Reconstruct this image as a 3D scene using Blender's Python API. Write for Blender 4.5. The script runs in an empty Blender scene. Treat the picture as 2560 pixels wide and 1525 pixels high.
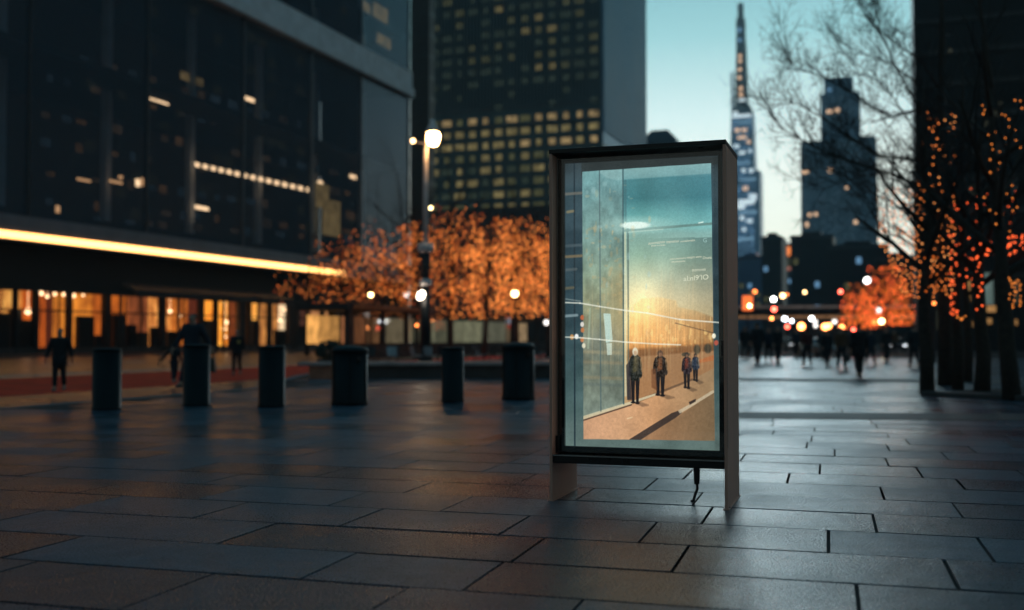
import bpy, math, random
import numpy as np
from mathutils import Vector, Matrix

random.seed(7)
rng = random.Random(11)
S = bpy.context.scene
C = S.collection
F = 2670.0            # focal length in pixels of the 2560 px wide photo
CM = 1.4              # camera height
PITCH = math.atan(82.5 / F)
AX = math.atan(970 / F)   # heading of the street

# ------------------------------------------------------------ projection helpers
def ray(px, py):
    x = (px - 1280) / F; y = -(py - 762.5) / F
    return Vector((x, math.cos(PITCH) - y * math.sin(PITCH), math.sin(PITCH) + y * math.cos(PITCH)))
CAMP = Vector((0, 0, CM))
def G(px, py, z=0.0):
    r = ray(px, py); t = (z - CM) / r.z
    return Vector((r.x * t, r.y * t, z))
def P(px, py, Y):
    r = ray(px, py); t = Y / r.y
    return CAMP + r * t
def hit(org, rot, px, py, axis, val):
    """intersection of the view ray with the plane local[axis] = val of a frame"""
    M = Matrix.Translation(org) @ Matrix.Rotation(rot, 4, 'Z')
    I = M.inverted()
    o = I @ CAMP; d = I.to_3x3() @ ray(px, py)
    t = (val - o[axis]) / d[axis]
    return o + d * t

def lin(r, g, b):
    f = lambda c: (c / 255 / 12.92) if c / 255 <= 0.04045 else ((c / 255 + 0.055) / 1.055) ** 2.4
    return (f(r), f(g), f(b))

# ------------------------------------------------------------ materials
def new_mat(name):
    m = bpy.data.materials.new(name); m.use_nodes = True
    nt = m.node_tree; nt.nodes.clear()
    out = nt.nodes.new('ShaderNodeOutputMaterial')
    return m, nt, out
def pmat(name, col, rough=0.6, metal=0.0, var=0.25, scale=3.0, bump=0.0, bscale=40.0, spec=0.5, coat=0.0):
    m, nt, out = new_mat(name)
    b = nt.nodes.new('ShaderNodeBsdfPrincipled')
    b.inputs['Roughness'].default_value = rough
    b.inputs['Metallic'].default_value = metal
    b.inputs['Specular IOR Level'].default_value = spec
    b.inputs['Coat Weight'].default_value = coat
    tc = nt.nodes.new('ShaderNodeTexCoord')
    n = nt.nodes.new('ShaderNodeTexNoise'); n.inputs['Scale'].default_value = scale; n.inputs['Detail'].default_value = 6
    nt.links.new(tc.outputs['Object'], n.inputs['Vector'])
    r = nt.nodes.new('ShaderNodeValToRGB')
    r.color_ramp.elements[0].position = 0.3; r.color_ramp.elements[1].position = 0.7
    r.color_ramp.elements[0].color = (*[c * (1 - var) for c in col], 1)
    r.color_ramp.elements[1].color = (*[min(1, c * (1 + var)) for c in col], 1)
    nt.links.new(n.outputs['Fac'], r.inputs['Fac'])
    nt.links.new(r.outputs['Color'], b.inputs['Base Color'])
    mr = nt.nodes.new('ShaderNodeMapRange')
    mr.inputs['To Min'].default_value = max(0.02, rough - 0.1); mr.inputs['To Max'].default_value = min(1, rough + 0.1)
    nt.links.new(n.outputs['Fac'], mr.inputs['Value']); nt.links.new(mr.outputs['Result'], b.inputs['Roughness'])
    if bump:
        n2 = nt.nodes.new('ShaderNodeTexNoise'); n2.inputs['Scale'].default_value = bscale; n2.inputs['Detail'].default_value = 4
        nt.links.new(tc.outputs['Object'], n2.inputs['Vector'])
        bp = nt.nodes.new('ShaderNodeBump'); bp.inputs['Strength'].default_value = bump; bp.inputs['Distance'].default_value = 0.02
        nt.links.new(n2.outputs['Fac'], bp.inputs['Height']); nt.links.new(bp.outputs['Normal'], b.inputs['Normal'])
    nt.links.new(b.outputs['BSDF'], out.inputs['Surface'])
    return m
def emat(name, col, strength=1.0, sample=False, noise=0.0, nscale=1.0, col2=None, stretch=(1, 1, 1)):
    m, nt, out = new_mat(name)
    e = nt.nodes.new('ShaderNodeEmission')
    e.inputs['Strength'].default_value = strength
    e.inputs['Color'].default_value = (*col, 1)
    if noise:
        tc = nt.nodes.new('ShaderNodeTexCoord')
        mp = nt.nodes.new('ShaderNodeMapping'); mp.inputs['Scale'].default_value = stretch
        n = nt.nodes.new('ShaderNodeTexNoise'); n.inputs['Scale'].default_value = nscale; n.inputs['Detail'].default_value = 3
        r = nt.nodes.new('ShaderNodeValToRGB')
        r.color_ramp.elements[0].position = 0.5 - 0.2; r.color_ramp.elements[1].position = 0.5 + 0.2
        c2 = col2 or [c * (1 - noise) for c in col]
        r.color_ramp.elements[0].color = (*c2, 1); r.color_ramp.elements[1].color = (*col, 1)
        nt.links.new(tc.outputs['Object'], mp.inputs['Vector']); nt.links.new(mp.outputs['Vector'], n.inputs['Vector'])
        nt.links.new(n.outputs['Fac'], r.inputs['Fac']); nt.links.new(r.outputs['Color'], e.inputs['Color'])
    nt.links.new(e.outputs['Emission'], out.inputs['Surface'])
    m.cycles.emission_sampling = 'AUTO' if sample else 'NONE'
    return m
def glassmat(name, tint, refl=1.5, rough=0.03, gl=(1, 1, 1)):
    m, nt, out = new_mat(name)
    t = nt.nodes.new('ShaderNodeBsdfTransparent'); t.inputs['Color'].default_value = (*tint, 1)
    g = nt.nodes.new('ShaderNodeBsdfGlossy'); g.inputs['Roughness'].default_value = rough; g.inputs['Color'].default_value = (*gl, 1)
    f = nt.nodes.new('ShaderNodeFresnel'); f.inputs['IOR'].default_value = refl
    mx = nt.nodes.new('ShaderNodeMixShader')
    nt.links.new(f.outputs['Fac'], mx.inputs['Fac'])
    ge = nt.nodes.new('ShaderNodeNewGeometry'); mp = nt.nodes.new('ShaderNodeMapRange')
    mp.inputs['To Min'].default_value = refl; mp.inputs['To Max'].default_value = 1 / refl
    nt.links.new(ge.outputs['Backfacing'], mp.inputs['Value']); nt.links.new(mp.outputs['Result'], f.inputs['IOR'])
    nt.links.new(t.outputs['BSDF'], mx.inputs[1]); nt.links.new(g.outputs['BSDF'], mx.inputs[2])
    nt.links.new(mx.outputs['Shader'], out.inputs['Surface'])
    return m

# ------------------------------------------------------------ mesh builder
class MB:
    def __init__(s): s.v = []; s.f = []; s.a = []
    def quad(s, a, b, c, d):
        i = len(s.v); s.v += [tuple(a), tuple(b), tuple(c), tuple(d)]; s.f.append((i, i + 1, i + 2, i + 3))
    def box(s, x0, x1, y0, y1, z0, z1):
        i = len(s.v)
        s.v += [(x0, y0, z0), (x1, y0, z0), (x1, y1, z0), (x0, y1, z0), (x0, y0, z1), (x1, y0, z1), (x1, y1, z1), (x0, y1, z1)]
        s.f += [tuple(i + k for k in q) for q in ((3, 2, 1, 0), (4, 5, 6, 7), (0, 1, 5, 4), (1, 2, 6, 5), (2, 3, 7, 6), (3, 0, 4, 7))]
        return s
    def frust(s, cx, cy, w0, d0, w1, d1, z0, z1):
        i = len(s.v)
        for (w, d, z) in ((w0, d0, z0), (w1, d1, z1)):
            s.v += [(cx - w / 2, cy - d / 2, z), (cx + w / 2, cy - d / 2, z), (cx + w / 2, cy + d / 2, z), (cx - w / 2, cy + d / 2, z)]
        s.f += [tuple(i + k for k in q) for q in ((3, 2, 1, 0), (4, 5, 6, 7), (0, 1, 5, 4), (1, 2, 6, 5), (2, 3, 7, 6), (3, 0, 4, 7))]
        return s
    def tube(s, pts, rads, k=6, cap=True):
        pts = [Vector(p) for p in pts]; base = len(s.v); n = len(pts)
        for j, p in enumerate(pts):
            d = (pts[min(j + 1, n - 1)] - pts[max(j - 1, 0)])
            if d.length < 1e-9: d = Vector((0, 0, 1))
            d.normalize()
            u = d.orthogonal() if j == 0 else (uprev - d * uprev.dot(d))
            if u.length < 1e-6: u = d.orthogonal()
            u.normalize(); uprev = u; w = d.cross(u)
            for q in range(k):
                a = 2 * math.pi * q / k
                s.v.append(tuple(p + (u * math.cos(a) + w * math.sin(a)) * rads[j]))
        for j in range(n - 1):
            for q in range(k):
                s.f.append((base + j * k + q, base + j * k + (q + 1) % k, base + (j + 1) * k + (q + 1) % k, base + (j + 1) * k + q))
        if cap:
            s.f.append(tuple(base + q for q in range(k))[::-1]); s.f.append(tuple(base + (n - 1) * k + q for q in range(k)))
        return s
    def lathe(s, cx, cy, prof, k=24):
        """prof: list of (r, z)"""
        base = len(s.v)
        for (r, z) in prof:
            for q in range(k):
                a = 2 * math.pi * q / k; s.v.append((cx + r * math.cos(a), cy + r * math.sin(a), z))
        for j in range(len(prof) - 1):
            for q in range(k):
                s.f.append((base + j * k + q, base + j * k + (q + 1) % k, base + (j + 1) * k + (q + 1) % k, base + (j + 1) * k + q))
        s.f.append(tuple(base + q for q in range(k))[::-1]); s.f.append(tuple(base + (len(prof) - 1) * k + q for q in range(k)))
        return s
    def octa(s, c, r):
        i = len(s.v); x, y, z = c
        s.v += [(x + r, y, z), (x - r, y, z), (x, y + r, z), (x, y - r, z), (x, y, z + r), (x, y, z - r)]
        s.f += [(i + a, i + b, i + c_) for a, b, c_ in ((0, 2, 4), (2, 1, 4), (1, 3, 4), (3, 0, 4), (2, 0, 5), (1, 2, 5), (3, 1, 5), (0, 3, 5))]
    def ball(s, c, r, sq=1.0, k=12, m=8):
        prof = [(max(1e-3, r * math.sin(math.pi * j / m)), c[2] - r * sq * math.cos(math.pi * j / m)) for j in range(m + 1)]
        s.lathe(c[0], c[1], prof, k); return s
    def build(s, name, mat, parent=None, smooth=False, bevel=0.0, loc=None, rot=None):
        me = bpy.data.meshes.new(name); me.from_pydata(s.v, [], s.f); me.update()
        if smooth: me.shade_smooth()
        me.materials.append(mat)
        o = bpy.data.objects.new(name, me); C.objects.link(o)
        if parent: o.parent = parent
        if loc is not None: o.location = loc
        if rot is not None: o.rotation_euler = (0, 0, rot)
        if bevel:
            b = o.modifiers.new('bevel', 'BEVEL'); b.width = bevel; b.segments = 2; b.limit_method = 'ANGLE'
            b.harden_normals = False
        return o
def box(x0, x1, y0, y1, z0, z1):
    return MB().box(min(x0, x1), max(x0, x1), min(y0, y1), max(y0, y1), min(z0, z1), max(z0, z1))
def tag(o, label=None, cat=None, group=None, kind=None):
    if label: o['label'] = label
    if cat: o['category'] = cat
    if group: o['group'] = group
    if kind: o['kind'] = kind
    return o
def empty(name, loc, rz=0.0, label=None, cat=None, group=None):
    o = bpy.data.objects.new(name, None); C.objects.link(o)
    o.location = loc; o.rotation_euler = (0, 0, rz); o.empty_display_size = 0.2
    return tag(o, label, cat, group)
def copy_tree(o, parent=None):
    c = o.copy(); C.objects.link(c); c.parent = parent
    for ch in [x for x in S.objects if x.parent == o]: copy_tree(ch, c)
    return c

# ------------------------------------------------------------ shared materials
M = {}
M['bronze'] = pmat('bronze_metal', (0.66, 0.33, 0.25), 0.42, 0.1, 0.08, 2.0, 0.03, 300)
M['black_metal'] = pmat('black_metal', (0.012, 0.013, 0.015), 0.3, 0.3, 0.2, 4)
M['edge_metal'] = pmat('steel_edge', (0.30, 0.33, 0.35), 0.25, 1.0, 0.1)
M['dark_paint'] = pmat('dark_green_paint', (0.004, 0.007, 0.009), 0.48, 0.0, 0.25, 5, 0.15, 60, spec=.22)
M['bark'] = pmat('bark', (0.035, 0.026, 0.02), 0.9, 0, 0.4, 8, 0.5, 30)
M['twig'] = pmat('twig', (0.03, 0.026, 0.024), 0.9, 0, 0.3, 8)
M['rib'] = pmat('dark_facade_metal', (0.035, 0.04, 0.045), 0.35, 0.5, 0.2, 0.2)
M['mull'] = pmat('mullion_metal', (0.10, 0.11, 0.13), 0.35, 0.7, 0.1)
M['stone_dark'] = pmat('dark_stone', (0.06, 0.05, 0.05), 0.6, 0, 0.3, 2, 0.2, 20)
M['concrete'] = pmat('concrete', (0.72, 0.78, 0.85), 0.6, 0, 0.15, 0.6)
M['fascia'] = pmat('grey_light_shield', (0.2, 0.2, 0.24), 0.5, 0.1, 0.15, 0.6)
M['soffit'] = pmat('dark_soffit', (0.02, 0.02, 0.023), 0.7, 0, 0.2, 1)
M['cloth_dark'] = pmat('dark_wool', (0.012, 0.014, 0.018), 0.9, 0, 0.3, 6)
M['cloth_navy'] = pmat('navy_cloth', (0.012, 0.02, 0.035), 0.85, 0, 0.3, 6)
M['cloth_brown'] = pmat('brown_cloth', (0.09, 0.045, 0.02), 0.85, 0, 0.3, 6)
M['cloth_red'] = pmat('dark_red_cloth', (0.07, 0.012, 0.01), 0.85, 0, 0.3, 6)
M['cloth_grey'] = pmat('grey_cloth', (0.05, 0.055, 0.06), 0.85, 0, 0.3, 6)
M['skin'] = pmat('skin', (0.35, 0.2, 0.14), 0.55, 0, 0.08, 6)
M['hair'] = pmat('hair', (0.02, 0.014, 0.01), 0.6, 0, 0.3, 10)
M['leather'] = pmat('black_leather', (0.015, 0.013, 0.012), 0.45, 0, 0.3, 6)
M['pole'] = pmat('pale_grey_pole', (0.75, 0.68, 0.68), 0.45, 0.0, 0.12, 3)
M['pole_dark'] = pmat('dark_pole', (0.03, 0.03, 0.035), 0.5, 0.3, 0.12, 3)
M['e_warm'] = emat('warm_lamp', (1.0, 0.62, 0.28), 9)
M['e_white'] = emat('white_lamp', (0.85, 0.93, 1.0), 9)
M['e_orange'] = emat('orange_lamp', (1.0, 0.24, 0.05), 6)
M['e_red'] = emat('red_lamp', (1.0, 0.07, 0.03), 6)
M['e_fairy'] = emat('fairy_orange', (1.0, 0.20, 0.028), .8)
M['e_fairy2'] = emat('fairy_amber', (1.0, 0.27, 0.045), 1.25)
M['e_dot'] = emat('dot_orange', (1.0, 0.26, 0.055), 2.3); M['e_dot2'] = emat('dot_amber', (1.0, 0.36, 0.1), 2.6)
M['e_ember'] = emat('fairy_ember', (.5, .085, .014), 1.0)
M['e_fairyA'] = emat('fairy_string_orange', (1.0, 0.25, 0.05), 1.7); M['e_fairyB'] = emat('fairy_string_amber', (1.0, 0.30, 0.06), 2.6)
M['e_fairyred'] = emat('fairy_red', (1.0, 0.12, 0.03), 2.6)

# ============================================================ GROUND
def ground_mat():
    m, nt, out = new_mat('granite_slab')
    N = nt.nodes.new; L = nt.links.new
    b = N('ShaderNodeBsdfPrincipled')
    tc = N('ShaderNodeTexCoord')
    at = N('ShaderNodeAttribute'); at.attribute_name = 'tone'
    n1 = N('ShaderNodeTexNoise'); n1.inputs['Scale'].default_value = 0.55; n1.inputs['Detail'].default_value = 5
    n2 = N('ShaderNodeTexNoise'); n2.inputs['Scale'].default_value = 38; n2.inputs['Detail'].default_value = 7; n2.inputs['Roughness'].default_value = .7
    n3 = N('ShaderNodeTexNoise'); n3.inputs['Scale'].default_value = 4.5; n3.inputs['Detail'].default_value = 6
    for n in (n1, n2, n3): L(tc.outputs['Object'], n.inputs['Vector'])
    # colour
    mul = N('ShaderNodeMath'); mul.operation = 'MULTIPLY_ADD'; mul.inputs[1].default_value = 0.75; mul.inputs[2].default_value = 0.62
    L(at.outputs['Fac'], mul.inputs[0])
    mr = N('ShaderNodeMapRange'); mr.inputs['From Min'].default_value = .3; mr.inputs['From Max'].default_value = .7; mr.inputs['To Min'].default_value = 0.7; mr.inputs['To Max'].default_value = 1.3
    L(n3.outputs['Fac'], mr.inputs['Value'])
    mr2 = N('ShaderNodeMapRange'); mr2.inputs['From Min'].default_value = .3; mr2.inputs['From Max'].default_value = .7; mr2.inputs['To Min'].default_value = 0.45; mr2.inputs['To Max'].default_value = 1.6
    L(n2.outputs['Fac'], mr2.inputs['Value'])
    m1 = N('ShaderNodeMath'); m1.operation = 'MULTIPLY'; L(mul.outputs[0], m1.inputs[0]); L(mr.outputs[0], m1.inputs[1])
    m2 = N('ShaderNodeMath'); m2.operation = 'MULTIPLY'; L(m1.outputs[0], m2.inputs[0]); L(mr2.outputs[0], m2.inputs[1])
    vm = N('ShaderNodeVectorMath'); vm.operation = 'SCALE'; vm.inputs[0].default_value = (0.036, 0.062, 0.09)
    L(m2.outputs[0], vm.inputs['Scale']); L(vm.outputs[0], b.inputs['Base Color'])
    # roughness: damp patches
    rr = N('ShaderNodeMapRange'); rr.inputs['From Min'].default_value = .35; rr.inputs['From Max'].default_value = .65; rr.inputs['To Min'].default_value = 0.18; rr.inputs['To Max'].default_value = 0.36
    L(n1.outputs['Fac'], rr.inputs['Value'])
    ra = N('ShaderNodeMath'); ra.operation = 'MULTIPLY_ADD'; ra.inputs[1].default_value = 0.10
    L(at.outputs['Fac'], ra.inputs[0]); L(rr.outputs[0], ra.inputs[2])
    n4 = N('ShaderNodeTexNoise'); n4.inputs['Scale'].default_value = 75; n4.inputs['Detail'].default_value = 3; L(tc.outputs['Object'], n4.inputs['Vector'])
    rf = N('ShaderNodeMapRange'); rf.inputs['From Min'].default_value = .36; rf.inputs['From Max'].default_value = .64; rf.inputs['To Min'].default_value = -.14; rf.inputs['To Max'].default_value = .16
    L(n4.outputs['Fac'], rf.inputs['Value']); rs_ = N('ShaderNodeMath'); rs_.operation = 'ADD'; L(ra.outputs[0], rs_.inputs[0]); L(rf.outputs[0], rs_.inputs[1]); L(rs_.outputs[0], b.inputs['Roughness'])
    # micro relief
    ad = N('ShaderNodeMath'); ad.operation = 'MULTIPLY_ADD'; ad.inputs[1].default_value = 3.0
    L(n3.outputs['Fac'], ad.inputs[0]); L(n2.outputs['Fac'], ad.inputs[2])
    bp = N('ShaderNodeBump'); bp.inputs['Strength'].default_value = 0.6; bp.inputs['Distance'].default_value = 0.006; b.inputs['Specular IOR Level'].default_value = .75
    L(ad.outputs[0], bp.inputs['Height']); L(bp.outputs['Normal'], b.inputs['Normal'])
    L(b.outputs['BSDF'], out.inputs['Surface'])
    return m
M['slab'] = ground_mat()
M['grout'] = pmat('grout', (0.006, 0.007, 0.008), 0.9, 0, 0.3, 6)
M['asphalt'] = pmat('asphalt', (0.07, 0.065, 0.062), 0.3, 0, 0.35, 0.8, 0.15, 25)
M['red_glow'] = pmat('red_glow_paint', (0.9, 0.05, 0.02), 0.7, 0, 0.3, 1.2, 0.1, 25, spec=.12)
M['white_line'] = pmat('road_marking', (0.4, 0.4, 0.38), 0.6, 0, 0.3, 2)

U = Vector((math.sin(AX), math.cos(AX), 0)); V = Vector((math.cos(AX), -math.sin(AX), 0))
o = box(-1500, 1500, -60, 2400, -0.4, -0.14).build('road', M['asphalt']); tag(o, 'dark asphalt street in front of the glass building', kind='structure')

# plaza polygon
a0 = G(0, 1022); a1 = G(644, 971)
poly = [a0 - U * 45, a0, a1, G(760, 938), G(900, 915), G(1100, 902), G(1400, 890), G(1780, 868), G(1820, 856)]
poly2d = [(p.x, p.y) for p in poly] + [(320.0, poly[-1].y), (320.0, -14.0), (poly[0].x, -14.0)]
def inside(x, y):
    c = False; n = len(poly2d)
    for i in range(n):
        x1, y1 = poly2d[i]; x2, y2 = poly2d[(i + 1) % n]
        if (y1 > y) != (y2 > y) and x < (x2 - x1) * (y - y1) / (y2 - y1) + x1: c = not c
    return c
mb = MB(); n = len(poly2d)
mb.v = [(x, y, -0.014) for x, y in poly2d] + [(x, y, -0.15) for x, y in poly2d]
mb.f = [tuple(range(n))[::-1]] + [(i, (i + 1) % n, n + (i + 1) % n, n + i) for i in range(n)]
plaza = mb.build('pavement', M['grout']); tag(plaza, 'large stone slab plaza pavement around the display case', kind='structure')

# slabs (real, with joints)
def slabs():
    ang = math.atan(790 / F)   # slab courses are turned a little from the street
    cu = Vector((math.sin(ang), math.cos(ang), 0)); cv = Vector((math.cos(ang), -math.sin(ang), 0))
    mb = MB(); tones = []
    org = G(1500, 1421)
    r = random.Random(5)
    y = -4.4
    while y < 74:
        # courses get finer on the pedestrian street further away
        far = y > 24
        rd = r.choice([0.8, 0.86, 0.92]) if not far else r.uniform(.55, .8)
        x = -60 + r.uniform(0, 1.5)
        while x < 62:
            w = r.choice([1.0, 1.25, 1.6, 2.1]) if not far else r.uniform(.7, 1.3)
            c = org + cu * (y + rd / 2) + cv * (x + w / 2)
            vis = c.y > 2.2 and abs(c.x) < 0.52 * c.y + 2.0
            if vis:
                g = 0.011 + r.uniform(0, 0.008)
                g2 = .014 + r.uniform(0, .008); cs = [org + cu * (y + a) + cv * (x + b) for a, b in ((g2, g * .7), (g2, w - g * .7), (rd - g2, w - g * .7), (rd - g2, g * .7))]
                if all(inside(p.x, p.y) for p in cs):
                    z0 = r.uniform(-0.0015, 0.0015); sx = r.uniform(-.0016, .0016); sy = r.uniform(-.0016, .0016)
                    dz = [z0 - sx - sy, z0 + sx - sy, z0 + sx + sy, z0 - sx + sy]
                    i = len(mb.v); bw = 0.001
                    cc = sum(cs, Vector()) / 4
                    for p, d in zip(cs, dz): mb.v.append((p.x, p.y, -0.03))
                    for p, d in zip(cs, dz): mb.v.append((p.x, p.y, d - 0.001))
                    for p, d in zip(cs, dz):
                        q = p + cu * (bw if (p - cc).dot(cu) < 0 else -bw) + cv * (bw if (p - cc).dot(cv) < 0 else -bw)
                        mb.v.append((q.x, q.y, d))
                    t = r.random()
                    for k in range(4):
                        k2 = (k + 1) % 4
                        mb.f.append((i + k, i + k2, i + 4 + k2, i + 4 + k)); mb.f.append((i + 4 + k, i + 4 + k2, i + 8 + k2, i + 8 + k))
                    mb.f.append((i + 8, i + 9, i + 10, i + 11))
                    tones += [t] * 12
            x += w
        y += rd
    o = mb.build('paving_slabs', M['slab'])
    a = o.data.attributes.new('tone', 'FLOAT', 'POINT'); a.data.foreach_set('value', tones)
    tag(o, 'rectangular dark granite paving slabs of the plaza', kind='structure')
slabs()
# darker granite bands crossing the pedestrian street
for (ya, yb, xa, xb) in ((1031, 1046, 1760, 2640), (945, 952, 1760, 2560)):
    A, B, Cc, D = G(xa, yb), G(xb, yb + 6), G(xb, ya + 5), G(xa, ya)
    mb = MB(); mb.v = [(p.x, p.y, 0.008) for p in (A, B, Cc, D)] + [(p.x, p.y, -0.01) for p in (A, B, Cc, D)]
    mb.f = [(0, 1, 2, 3), (0, 4, 5, 1), (1, 5, 6, 2), (2, 6, 7, 3), (3, 7, 4, 0)]
    tag(mb.build('paving_band', M['stone_dark']), 'dark granite band laid across the pavement', kind='structure')
# kerb along the road
mb = MB()
for i in range(0, 8):
    p, q = poly[i], poly[i + 1]; d = (q - p); L_ = d.length; d.normalize(); nn = Vector((-d.y, d.x, 0)) * 0.26
    k = max(1, int(L_ / 1.6))
    for j in range(k):
        s0 = p + d * (L_ * j / k + .008); s1 = p + d * (L_ * (j + 1) / k - .008)
        b = len(mb.v)
        for z in (-0.14, 0.004):
            for w in (s0, s1, s1 + nn, s0 + nn): mb.v.append((w.x, w.y, z))
        mb.f += [tuple(b + t for t in qd) for qd in ((3, 2, 1, 0), (4, 5, 6, 7), (0, 1, 5, 4), (1, 2, 6, 5), (2, 3, 7, 6), (3, 0, 4, 7))]
tag(mb.build('kerb', pmat('kerb_stone', (0.16, 0.16, 0.17), 0.5, 0, .2, 2)), 'pale granite kerb between plaza and street', kind='structure')
# red band painted in for light trails, and lane lines on the road
def strip(name, y0, y1, mat, lab, z, dashed=False):
    A, B = G(0, y0, -0.14), G(0, y1, -0.14)
    mb = MB()
    for k in range(40 if dashed else 1):
        t0, t1 = (-45 + k * 6, -45 + k * 6 + 3) if dashed else (-45, 90)
        mb.quad(A + U * t0 + Vector((0, 0, z)), A + U * t1 + Vector((0, 0, z)), B + U * t1 + Vector((0, 0, z)), B + U * t0 + Vector((0, 0, z)))
    tag(mb.build(name, mat), lab, kind='structure')
strip('red_glow_band', 948, 992, M['red_glow'], 'dull red band painted on the street for the glow of light trails', 0.004)
strip('lane_marking', 941, 944, M['white_line'], 'worn pale line beside the red glow band', 0.004)
strip('lane_marking', 915, 917, M['white_line'], 'dashed worn pale line in the middle of the street', 0.004, True)
# far pavement in front of the shops
s0 = G(0, 888)
A = s0 + V * 3.6
mb = MB(); pts = [A - U * 40, A + U * 150, A + U * 150 - V * 14, A - U * 40 - V * 14]
mb.v = [(p.x, p.y, 0.0) for p in pts] + [(p.x, p.y, -0.15) for p in pts]
mb.f = [(0, 1, 2, 3), (0, 4, 5, 1), (1, 5, 6, 2), (2, 6, 7, 3), (3, 7, 4, 0)]
tag(mb.build('far_pavement', M['stone_dark']), 'dark pavement in front of the lit shops', kind='structure')

# ============================================================ LEFT GLASS BUILDING
lb = empty('glass_building', s0, -AX, 'large dark glass-fronted building on the left with a glowing light strip over lit shops', 'building')
LH = lambda px, py, x=0.0: hit(s0, -AX, px, py, 0, x)
zst1 = LH(0, 576).z; zst0 = LH(0, 594).z; zg = LH(0, 533).z
zb0 = LH(1020, 243).z; zb1 = LH(1020, 182).z
ye = LH(1022, 500).y
ys = -30
zt = 62
mys = [LH(70, 400).y, LH(368, 300).y, LH(608, 300).y, LH(778, 300).y, LH(903, 300).y, ye - 0.15]
mys = [ys] + mys
M['bglass'] = glassmat('dark_facade_glass', (0.72, 0.75, 0.78), 1.3, 0.02, (0.5, 0.6, 0.7))
bn_ = M['bglass'].node_tree; df_ = bn_.nodes.new('ShaderNodeBsdfDiffuse'); df_.inputs['Color'].default_value = (.30, .42, .55, 1); mx_ = bn_.nodes.new('ShaderNodeMixShader'); mx_.inputs['Fac'].default_value = .13
o_ = bn_.nodes['Material Output']; bn_.links.new(o_.inputs['Surface'].links[0].from_socket, mx_.inputs[1]); bn_.links.new(df_.outputs[0], mx_.inputs[2]); bn_.links.new(mx_.outputs[0], o_.inputs['Surface'])
for i in range(6):
    for (za, zb) in ((zg, zb0), (zb1, zt)):
        box(-0.04, 0.0, mys[i] + .06, mys[i + 1] - .06, za + .02, zb - .02).build('glass_panel', M['bglass'], lb)
for i in range(1, 7):
    box(-0.25, 0.16, mys[i] - .13, mys[i] + .13, zg, zb0).build('mullion', M['mull'], lb)
    box(-0.25, 0.16, mys[i] - .13, mys[i] + .13, zb1, zt).build('mullion', M['mull'], lb)
zbm = zb0 + (zb1 - zb0) * .33
o = box(-0.6, 0.55, ys, ye, zbm, zb1 - .003).build('spandrel_beam', M['concrete'], lb)
box(-0.6, 0.9, ys, ye + .05, zb0 + .003, zbm - .003).build('spandrel_ledge', M['concrete'], lb)
mb = MB()
box(-0.8, 0.35, ys, ye + .1, zst1 + .003, zg - .003).build('fascia', M['fascia'], lb)
yle = LH(856, 675).y
M['e_strip'] = emat('light_strip', (1.0, 0.47, 0.14), 5.0, True, 0.25, 0.15, (1.0, 0.45, 0.13))
box(-0.3, 0.42, ys, yle, zst0, zst1 - .003).build('light_strip', M['e_strip'], lb)
box(-0.3, 0.3, yle + .01, ye, zst0, zst1 - .003).build('dark_trim', M['fascia'], lb)
SETB = -2.2
box(-.6, 0.52, ys, ye, zst0 - .14, zst0 - .004).build('strip_light_shield', M['fascia'], lb)  # added lip that keeps the strip's light off soffit and shop fronts
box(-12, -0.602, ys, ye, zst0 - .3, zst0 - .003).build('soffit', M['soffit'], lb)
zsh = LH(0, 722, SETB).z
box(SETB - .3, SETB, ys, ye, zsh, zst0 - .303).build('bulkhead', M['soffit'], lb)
# interior: back wall, floor plates
box(-15.3, -15, ys, ye - .3, 0, zt).build('inner_wall', pmat('inner_wall', (0.05, 0.045, 0.045), .8), lb)
box(-15.1, 0.0, ye + .003, ye + .3, 0, zt).build('end_wall', M['soffit'], lb)
for z in (zg + .3, LH(600, 330, -6).z, zb0 + .4, zb0 + 9):
    box(-15, -0.7, ys, ye - .3, z, z + .45).build('floor_plate', M['soffit'], lb)
for k in range(8):
    yy = ys + 8 + k * (ye - ys - 12) / 7
    box(-6.4, -5.7, yy, yy + .8, zg + .8, zt).build('inner_column', M['concrete'], lb)
# lamps, lit rooms and glowing stand-ins for reflections behind the glass
def lamp_in(px, py, w, h, mat, x, name='interior_lamp', th=.06):
    a = LH(px - w / 2, py + h / 2, x); b = LH(px + w / 2, py - h / 2, x)
    zz = (LH(px, py + h / 2, x).z, LH(px, py - h / 2, x).z)
    return box(x - th, x, a.y, b.y, zz[0], zz[1]).build(name, mat, lb)
M['e_in'] = emat('interior_lamp_warm', (1.0, 0.62, 0.33), 3.6)
M['e_in2'] = emat('interior_lamp_dim', (1.0, 0.5, 0.22), 1.3)
M['e_room'] = emat('lit_room_or_reflection', (0.30, 0.11, 0.03), 1.0, False, .8, .8)
M['e_room_refl'] = emat('room_or_reflection_yellow', (0.30, 0.19, 0.07), 1.0, False, .7, .8)
M['e_roomc'] = emat('room_cool', (0.018, 0.028, 0.036), 1.0, False, .8, .6); M['e_roomd2'] = emat('room_brown', (0.10, 0.045, 0.016), 1.0, False, .85, .7)
M['e_roomd'] = emat('lit_room_dim', (0.05, 0.028, 0.014), 1.0, False, .8, .35)
for k in range(15):
    t = k / 14; px = 494 + t * 278; lamp_in(px, 412 + t * 63, 11, 9 + 1, M['e_in'], -4)
for (px, py, w, h) in ((300, 214, 46, 9), (398, 251, 48, 9), (621, 247, 30, 9), (505, 520, 34, 9), (801, 458, 12, 12), (883, 442, 16, 8), (345, 457, 10, 18)):
    lamp_in(px, py, w, h, M['e_in'], -4)
for (px, py, w, h) in ((210, 450, 34, 6), (290, 455, 34, 6), (357, 455, 10, 20), (145, 523, 10, 18), (302, 443, 10, 8)):
    lamp_in(px, py, w, h, M['e_in2'], -4)
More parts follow.
